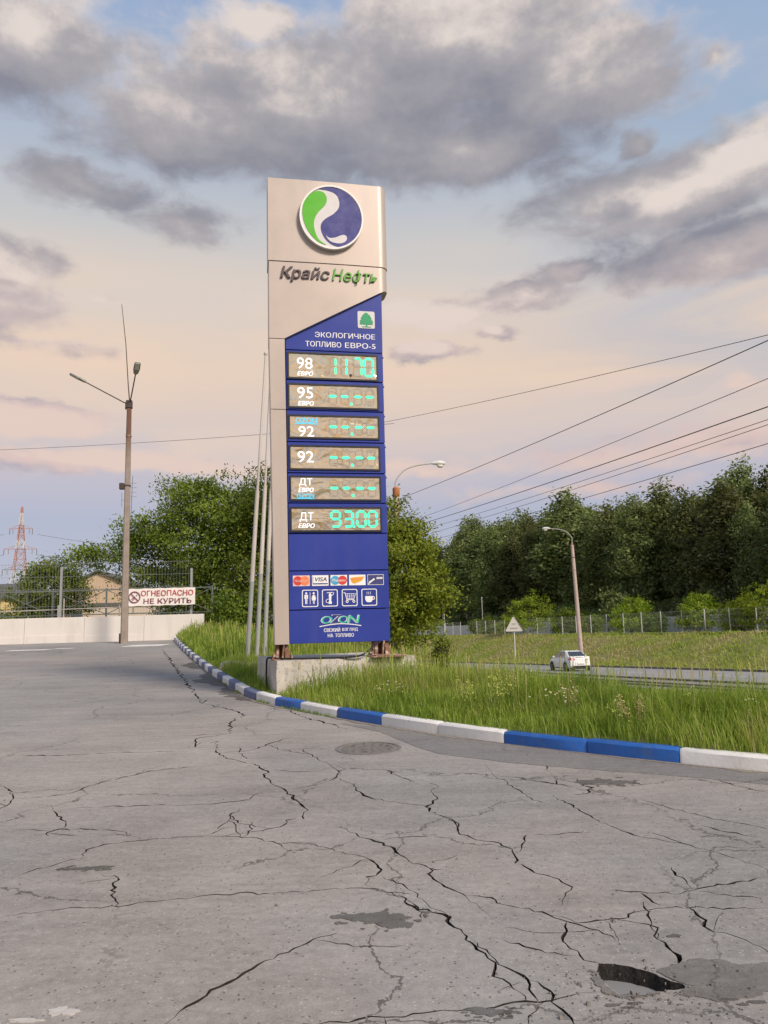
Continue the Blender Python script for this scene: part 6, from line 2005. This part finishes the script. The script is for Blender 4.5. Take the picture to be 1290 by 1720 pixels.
ob = thing('outbuilding', 'low pale outbuilding joined to the right of the beige house', 'house', (-22.6, 66, 1.1), rad(4))
MB().box(-2.6, 2.6, 0, 4, -.2, 2.6).build('wall', M_HPALE, ob); MB().box(-2.8, 2.8, -.25, 4.2, 2.6, 2.78).build('roof', M_ROOF, ob)
f = MB(); f.box(.6, 2.2, -.04, .02, .3, 1.5); f.build('window', M_WIN, ob)
ob = thing('house', 'pale yellow house glimpsed through the small tree at the left edge', 'house', (-44.6, 84, 1.1), rad(10))
MB().box(-5, 4.6, 0, 7, -.2, 4.2).build('wall', M_HYEL, ob)
MB().add([(-5.4, -.4, 4.2), (5, -.4, 4.2), (5, 7.4, 4.2), (-5.4, 7.4, 4.2), (-5.4, 3.5, 6.0), (5, 3.5, 6.0)], [(0, 1, 5, 4), (2, 3, 4, 5), (0, 4, 3), (1, 2, 5), (3, 2, 1, 0)]).build('roof', M_ROOF, ob)
for x in (-3, 0, 3): 
    f = MB(); ring(f, [(x - .6, 1.0), (x + .6, 1.0), (x + .6, 2.6), (x - .6, 2.6)], [(x - .52, 1.08), (x + .52, 1.08), (x + .52, 2.52), (x - .52, 2.52)], -.05, .02); wf = f.build('window', M_HPALE, ob)
    MB().prism([(x - .52, 1.08), (x + .52, 1.08), (x + .52, 2.52), (x - .52, 2.52)], -.02, .0).build('pane', M_WIN, wf)
an = thing('tv_aerial', 'thin television aerial showing above the big maple beside the lamp post', 'aerial', (-19.5, 58, 1.1))
MB().tube([(0, 0, 0), (.25, 0, 12.2)], [.05, .025], 6).build('mast', M_TGREY, an); 
mb = MB()
for k in range(4): mb.bar((-.35 + .23, .0, 11.6 - .35 * k), (.35 + .23, 0, 11.6 - .35 * k), .025)
mb.bar((-.55, 0, 10.3), (.23, 0, 10.4), .03); mb.bar((-.55, 0, 9.8), (-.55, 0, 10.9), .03)
mb.build('rod', M_TGREY, an)

# ------------------------------------------------------------------ overhead wires
M_CABLE = mat('overhead_wire', (0.045, 0.045, 0.05), 0.6)
def wire(p, q, sag, r, label):
    p, q = Vector(p), Vector(q)
    pts = [p.lerp(q, f) - Vector((0, 0, sag * 4 * f * (1 - f))) for f in np.linspace(0, 1, 25)]
    o = MB().tube(pts, r, 5).build('overhead_wire', M_CABLE, None, 60)
    tag(o, label, 'overhead wire', 'overhead wires above the road')
def ext(p, q, k0, k1):
    p, q = Vector(p), Vector(q); return p - (q - p) * k0, q + (q - p) * k1
W_ = [((.43, 60, 17.58), (15.85, 30, 12.99), .0, .35, .016, .25, 'thin topmost wire running from behind the price sign to the upper right'), ((1.2, 60, 11.26), (11.61, 22, 9.8), .0, .3, .017, .22, 'dark wire next below the topmost one at the right'),
      ((2.57, 60, 9.61), (11.49, 22, 8.61), .0, .3, .012, .2, 'third wire from the top at the right edge'), ((2.08, 60, 9.01), (11.41, 22, 7.75), .0, .3, .019, .2, 'thick twisted wire, fourth from the top at the right'),
      ((2.53, 60, 8.66), (11.37, 22, 7.36), .0, .3, .011, .2, 'thin wire just below the thick twisted one'), ((2.6, 60, 8.2), (11.30, 22, 6.64 + .55), .0, .3, .011, .2, 'sixth wire from the top at the right edge'), ((2.2, 60, 7.6), (11.30, 22, 6.64), .0, .3, .012, .2, 'lowest wire crossing the tops of the wood')]
for p, q, k0, k1, r, sg, lab in W_:
    a, b = ext(p, q, k0 + .02, k1); wire(a, b, sg, r, lab)
wire((-46, 72, 18.9), (1.0, 60, 17.4), .35, .017, 'thin wire passing behind the left lamp post towards the price sign')
for dz, w_ in ((33.5, 5.2), (26.5, 5.2), (19.5, 5.4)):
    wire((-124 + w_, 261, dz + 1.1), (-20, 300, dz - 2), 4.0, .05, 'far power line leaving the transmission tower to the right'); wire((-124 - w_, 259, dz + 1.1), (-230, 240, dz), 4.0, .05, 'far power line leaving the transmission tower to the left')

# ------------------------------------------------------------------ grass
def grass_mat():
    m, t, b = new_mat('grass_blades')
    a = t.n('ShaderNodeAttribute', attribute_name='tint')
    c = t.ramp(a.outputs['Fac'], [(0.0, (0.15, 0.235, 0.032, 1)), (0.45, (0.28, 0.395, 0.060, 1)), (0.75, (0.40, 0.46, 0.10, 1)), (0.9, (0.45, 0.41, 0.17, 1)), (1.0, (0.52, 0.45, 0.26, 1))])
    t.put(b.inputs['Base Color'], c); b.inputs['Roughness'].default_value = 0.6; b.inputs['Specular IOR Level'].default_value = 0.2
    tr = t.n('ShaderNodeBsdfTranslucent'); t.put(tr.inputs[0], t.mix(1.0, c, (1, 1, .6, 1), 'MULTIPLY'))
    ms = t.n('ShaderNodeMixShader'); ms.inputs[0].default_value = 0.45
    m.node_tree.links.new(b.outputs[0], ms.inputs[1]); m.node_tree.links.new(tr.outputs[0], ms.inputs[2])
    out = [n for n in m.node_tree.nodes if n.type == 'OUTPUT_MATERIAL'][0]; m.node_tree.links.new(ms.outputs[0], out.inputs[0])
    return m
M_GRASS = grass_mat()


def vnoise(x, y, sc, seed):
    r = np.random.default_rng(seed); T = r.random((64, 64))
    u, v = x * sc, y * sc
    i, j = np.floor(u).astype(int), np.floor(v).astype(int); f, g_ = u - i, v - j
    f = f * f * (3 - 2 * f); g_ = g_ * g_ * (3 - 2 * g_)
    a = T[i % 64, j % 64]; b = T[(i + 1) % 64, j % 64]; c = T[i % 64, (j + 1) % 64]; d = T[(i + 1) % 64, (j + 1) % 64]
    return (a * (1 - f) + b * f) * (1 - g_) + (c * (1 - f) + d * f) * g_


def blades(name, X, Y, Zb, H, Wd, bend, tint, rng, label, m=M_GRASS, straw=None):
    N = len(X)
    a = rng.uniform(0, 2 * PI, N); da = np.stack([np.cos(a), np.sin(a), 0 * a], 1)
    side = np.stack([-np.sin(a), np.cos(a), 0 * a], 1)
    base = np.stack([X, Y, Zb], 1)
    up = np.array([0, 0, 1.0])
    h = H[:, None]; w_ = Wd[:, None]; bn = bend[:, None]
    m1 = base + up * h * .5 + da * h * bn * .22
    m2 = base + up * h * .82 + da * h * bn * .62
    tp = base + up * h * (1.0 - .25 * bn) + da * h * bn * 1.05
    Vv = np.stack([base - side * w_, base + side * w_, m1 + side * w_ * .85, m1 - side * w_ * .85, m2 + side * w_ * .5, m2 - side * w_ * .5, tp], 1)
    me = quads_mesh(name, Vv, 7, tint, [[0, 1, 2, 3], [3, 2, 4, 5], [5, 4, 6]])
    return tag(link(name, me, m), label, kind='stuff')


rg = np.random.default_rng(9)
# verge: sample along the kerb
def verge_points(n, s0, s1, d0, d1, power=1.0):
    s = rg.uniform(s0, s1, n); d = d0 + (d1 - d0) * rg.random(n) ** power
    P = np.array([[*kerb_at(float(q))[0][:2], *kerb_at(float(q))[2][:2]] for q in np.linspace(s0, s1, 400)])
    i = np.clip(((s - s0) / (s1 - s0) * 399).astype(int), 0, 398); f = ((s - s0) / (s1 - s0) * 399) - i
    Q = P[i] * (1 - f[:, None]) + P[i + 1] * f[:, None]
    x, y = Q[:, 0] + Q[:, 2] * d, Q[:, 1] + Q[:, 3] * d
    dd_ = kerb_dist(x, y)
    # not inside the concrete block
    c_, s_ = math.cos(rad(17)), math.sin(rad(17))
    u = (x + 1.80) * c_ + (y - 12.60) * s_; v = -(x + 1.80) * s_ + (y - 12.60) * c_
    ok = ~((u > -.02) & (u < 2.42) & (v > -.02) & (v < 2.32)) & (dd_ > d0 * .9) & (dd_ < d1 * 1.6)
    return x[ok], y[ok], dd_[ok]


s_near0, s_mid, s_far = s_of(5.0, 5.95), s_of(-1.3, 11.5), s_of(-4.6, 19.2)
def ground_z(x, y, d): return np.where(d < .3, lotz(y) + .10, terrain(x, y)) - .01


def lay(n, s0, s1, d0, d1, hmin, hmax, wmin, wmax, label, power=.9, edge=.5):
    x, y, d = verge_points(n, s0, s1, d0, d1, power)
    nz = vnoise(x, y, 1.1, 4); nz2 = vnoise(x, y, 3.2, 5)
    keep = rg.random(len(x)) < (.35 + .9 * nz2)
    x, y, d, nz, nz2 = x[keep], y[keep], d[keep], nz[keep], nz2[keep]
    h = (hmin + (hmax - hmin) * rg.random(len(x)) ** 1.4) * (.42 + 1.08 * nz) * np.clip(.42 + d / edge * .45, .42, 1)
    wd_ = rg.uniform(wmin, wmax, len(x))
    tint = np.clip(.12 + .55 * nz2 * rg.uniform(.5, 1.2, len(x)) + rg.normal(0, .13, len(x)) + (rg.random(len(x)) < .08) * .4 + .55 * (vnoise(x, y, .7, 12) - .45), 0, 1)
    return blades('grass', x, y, ground_z(x, y, d), h, wd_, rg.uniform(.1, .75, len(x)), tint, rg, label)


lay(64000, s_near0, s_mid, .08, 3.2, .20, .50, .0025, .0055, 'tall green grass growing along the verge right of the price sign', .9, .9)
lay(26000, s_near0, s_mid, 2.6, 8.5, .16, .36, .004, .008, 'tall grass on the slope behind the verge', 1.0, .5)
lay(26000, s_mid, s_far, .12, 3.2, .18, .42, .004, .008, 'grass on the verge between the kerb and the concrete block')
lay(34000, s_mid, s_far, 2.6, 12, .18, .42, .006, .012, 'grass on the slope beyond the concrete block', 1.0)
lay(34000, s_far, _cum[-1] - .2, .12, 7.5, .30, .62, .009, .016, 'grass beside the kerb running to the cream wall', 1.1)
# thin seed stalks over the grass
def stalks(n, s0, s1, d0, d1, h0, h1, r, label):
    x, y, d = verge_points(n, s0, s1, d0, d1, 1.0)
    z = ground_z(x, y, d); N = len(x)
    h = rg.uniform(h0, h1, N); a = rg.uniform(0, 2 * PI, N); ln = rg.uniform(.02, .22, N)
    base = np.stack([x, y, z], 1); top = base + np.stack([np.cos(a) * ln * h, np.sin(a) * ln * h, h], 1)
    sd_ = np.stack([-np.sin(a), np.cos(a), 0 * a], 1); q = base + (top - base) * .78
    Vv = np.stack([base - sd_ * r, base + sd_ * r, q + sd_ * r, q - sd_ * r, q - sd_ * r * 2.6, q + sd_ * r * 2.6, top + sd_ * r * 2.0, top - sd_ * r * 2.0], 1)
    me = quads_mesh('seed_stalks', Vv, 8, np.clip(rg.normal(.80, .12, N), 0, 1), [[0, 1, 2, 3], [4, 5, 6, 7]])
    tag(link('seed_stalks', me, M_GRASS), label, kind='stuff')
stalks(520, s_near0, s_mid, .5, 4, .45, .80, .0022, 'thin pale seed stalks standing above the verge grass')
stalks(450, s_mid, s_far, .4, 6, .4, .7, .003, 'thin seed stalks by the concrete block')
stalks(900, s_far, _cum[-1], .4, 8, .5, .85, .005, 'thin seed stalks by the far kerb')
# grass on the bank and behind the gravel: tufts
N = 46000
t = rg.uniform(-16, 118, N) ; wv = 9.5 + 9.6 * rg.random(N)
x, y = road_xy(wv, t); nz = vnoise(x, y, .35, 6); nz2 = vnoise(x, y, 1.0, 7)
blades('grass', x, y, terrain(x, y) - .02, rg.uniform(.12, .34, N) * (.6 + .8 * nz2), rg.uniform(.018, .04, N), rg.uniform(.4, 1.0, N), np.clip(.66 + .45 * (nz - .4) + .3 * nz * nz2 + rg.normal(0, .1, N), 0, 1), rg, 'mown yellowish grass covering the far road bank')
N = 20000
t = rg.uniform(-20, 70, N); wv = -6.5 - 12 * rg.random(N) ** 1.3
x, y = road_xy(wv, t); ok = kerb_dist(x, y) > 5; x, y = x[ok], y[ok]; N = len(x); nz = vnoise(x, y, .5, 6)
blades('grass', x, y, terrain(x, y) - .02, rg.uniform(.12, .34, N), rg.uniform(.008, .018, N), rg.uniform(.2, .8, N), np.clip(.25 + .45 * nz + rg.normal(0, .12, N), 0, 1), rg, 'rough grass between the verge and the gravel strip')

# bedstraw and small white flowers in the verge
M_BED = mat('bedstraw_flower', (0.42, 0.44, 0.10), 0.7, var=0.15); M_STEM = mat('weed_stem', (0.12, 0.19, 0.03), 0.7, var=0.15); M_FLW = mat('white_petal', (0.80, 0.80, 0.78), 0.6); M_FLY = mat('yellow_eye', (0.65, 0.45, 0.03), 0.6)
M_DRY = mat('dry_stem', (0.34, 0.27, 0.13), 0.8, var=0.2)
def weed(loc, H, n, seed, label, mfl, spread=.22, head=.012, name='bedstraw_plant'):
    r = np.random.default_rng(seed); t_ = thing(name, label, 'wild plant', loc, 0, 'flowering weeds in the verge')
    ms = MB(); pts = []
    for k in range(n):
        a = r.uniform(0, 6.28); q = r.uniform(.2, 1) * spread; h = H * r.uniform(.7, 1.0)
        b = Vector((.03 * math.cos(a), .03 * math.sin(a), -.02)); e = Vector((q * math.cos(a), q * math.sin(a), h)); m_ = b.lerp(e, .5) + Vector((0, 0, .05))
        ms.tube([b, m_, e], [.003, .0025, .0015], 4)
        for j in range(34):
            f = r.uniform(.55, 1.0); c = b.lerp(e, f); pts.append((c.x + r.normal() * .028 * (1.25 - f) * 2.2, c.y + r.normal() * .028 * (1.25 - f) * 2.2, c.z + r.normal() * .02))
    ms.build('stem', M_STEM if mfl is not M_DRY else M_DRY, t_)['kind'] = 'stuff'
    me = quads_mesh('flower_head', leaf_quads(np.array(pts), np.array([0, -.4, .8]), head, r), 4, np.full(len(pts), .5)); link('flower_head', me, mfl, t_)['kind'] = 'stuff'
WEEDS = [(1.33, 9.55, .62, 7, M_BED, 'tall yellowish bedstraw plant in the verge above the second white kerb stone'), (1.52, 9.75, .60, 5, M_BED, 'yellowish bedstraw plant leaning beside a taller one in the verge'), (0.95, 9.75, .48, 5, M_BED, 'short yellowish bedstraw plant in the verge above the white kerb stones'),
         (0.35, 12.2, .66, 7, M_BED, 'yellow green bedstraw plant in front of the right end of the concrete block'), (2.55, 8.15, .52, 6, M_DRY, 'dry straw coloured plant in the verge above the right blue kerb stones'), (2.38, 8.3, .42, 4, M_BED, 'pale bedstraw plant left of the dry plant in the verge'), (3.2, 8.6, .5, 4, M_BED, 'yellowish bedstraw plant near the right edge of the verge'), (1.9, 10.6, .6, 5, M_BED, 'yellowish bedstraw plant farther back on the verge slope'), (2.2, 9.2, .5, 4, M_DRY, 'dry brown plant farther back in the verge')]
for i, (x, y, H, n, m_, lab) in enumerate(WEEDS):
    weed((x, y, float(ground_z(np.array([x]), np.array([y]), kerb_dist([x], [y]))[0])), H, n, 300 + i, lab, m_)
def daisies(cx, cy, rr_, n, h0, h1, seed, label):
    r = np.random.default_rng(seed); ms, mp, me_ = MB(), MB(), MB()
    z0 = float(ground_z(np.array([cx]), np.array([cy]), kerb_dist([cx], [cy]))[0])
    t_ = thing('daisy_clump', label, 'wild plant', (cx, cy, z0), 0, 'white flowers in the verge')
    for k in range(n):
        x, y, h = r.normal() * rr_, r.normal() * rr_ * .6, r.uniform(h0, h1)
        ms.tube([(x, y, 0), (x + .01, y, h)], .0016, 4)
        tl_ = r.uniform(-.5, .5)
        for j in range(8):
            a = 2 * PI * j / 8; d_ = Vector((math.cos(a), math.sin(a) * .75, math.sin(a) * .55 - .1)); s_ = Vector((-math.sin(a), math.cos(a) * .75, math.cos(a) * .55))
            c_ = Vector((x + .01, y - .004, h)); mp.add([c_, c_ + d_ * .007 + s_ * .003, c_ + d_ * .0105, c_ + d_ * .007 - s_ * .003], [(0, 1, 2, 3)])
        me_.lathe([(.005, -.002), (.0055, .002), (.002, .005)], 6, (x + .01, y - .008, h))
    ms.build('stem', M_STEM, t_)['kind'] = 'stuff'; mp.build('petals', M_FLW, t_)['kind'] = 'stuff'; me_.build('flower_eye', M_FLY, t_)['kind'] = 'stuff'
daisies(1.85, 8.75, .14, 22, .30, .46, 31, 'patch of small white daisies in the verge above the blue kerb stones')
daisies(0.05, 10.75, .10, 12, .22, .38, 32, 'small patch of white flowers in the verge above the left white stone')
daisies(-.05, 11.0, .08, 6, .2, .3, 33, 'few white flowers near the front of the concrete block')
daisies(3.6, 8.0, .12, 8, .25, .4, 34, 'few white daisies at the right edge of the verge')
# tufts and litter in the gutter along the kerb
N = 900
s = rg.uniform(s_of(-.7, 10.75), s_of(-3.4, 16), N); P = np.array([[*kerb_at(float(q))[0][:2], *kerb_at(float(q))[2][:2]] for q in s])
x, y = P[:, 0] - P[:, 2] * rg.uniform(-.005, .05, N), P[:, 1] - P[:, 3] * rg.uniform(-.005, .05, N); kp = vnoise(x, y, 2.0, 8) > .52; x, y = x[kp], y[kp]; N = len(x)
blades('grass', x, y, lotz(y) - .005, rg.uniform(.02, .07, N), rg.uniform(.002, .005, N), rg.uniform(.3, 1, N), np.clip(rg.normal(.3, .2, N), 0, 1), rg, 'tiny weeds growing in the gutter at the foot of the kerb')
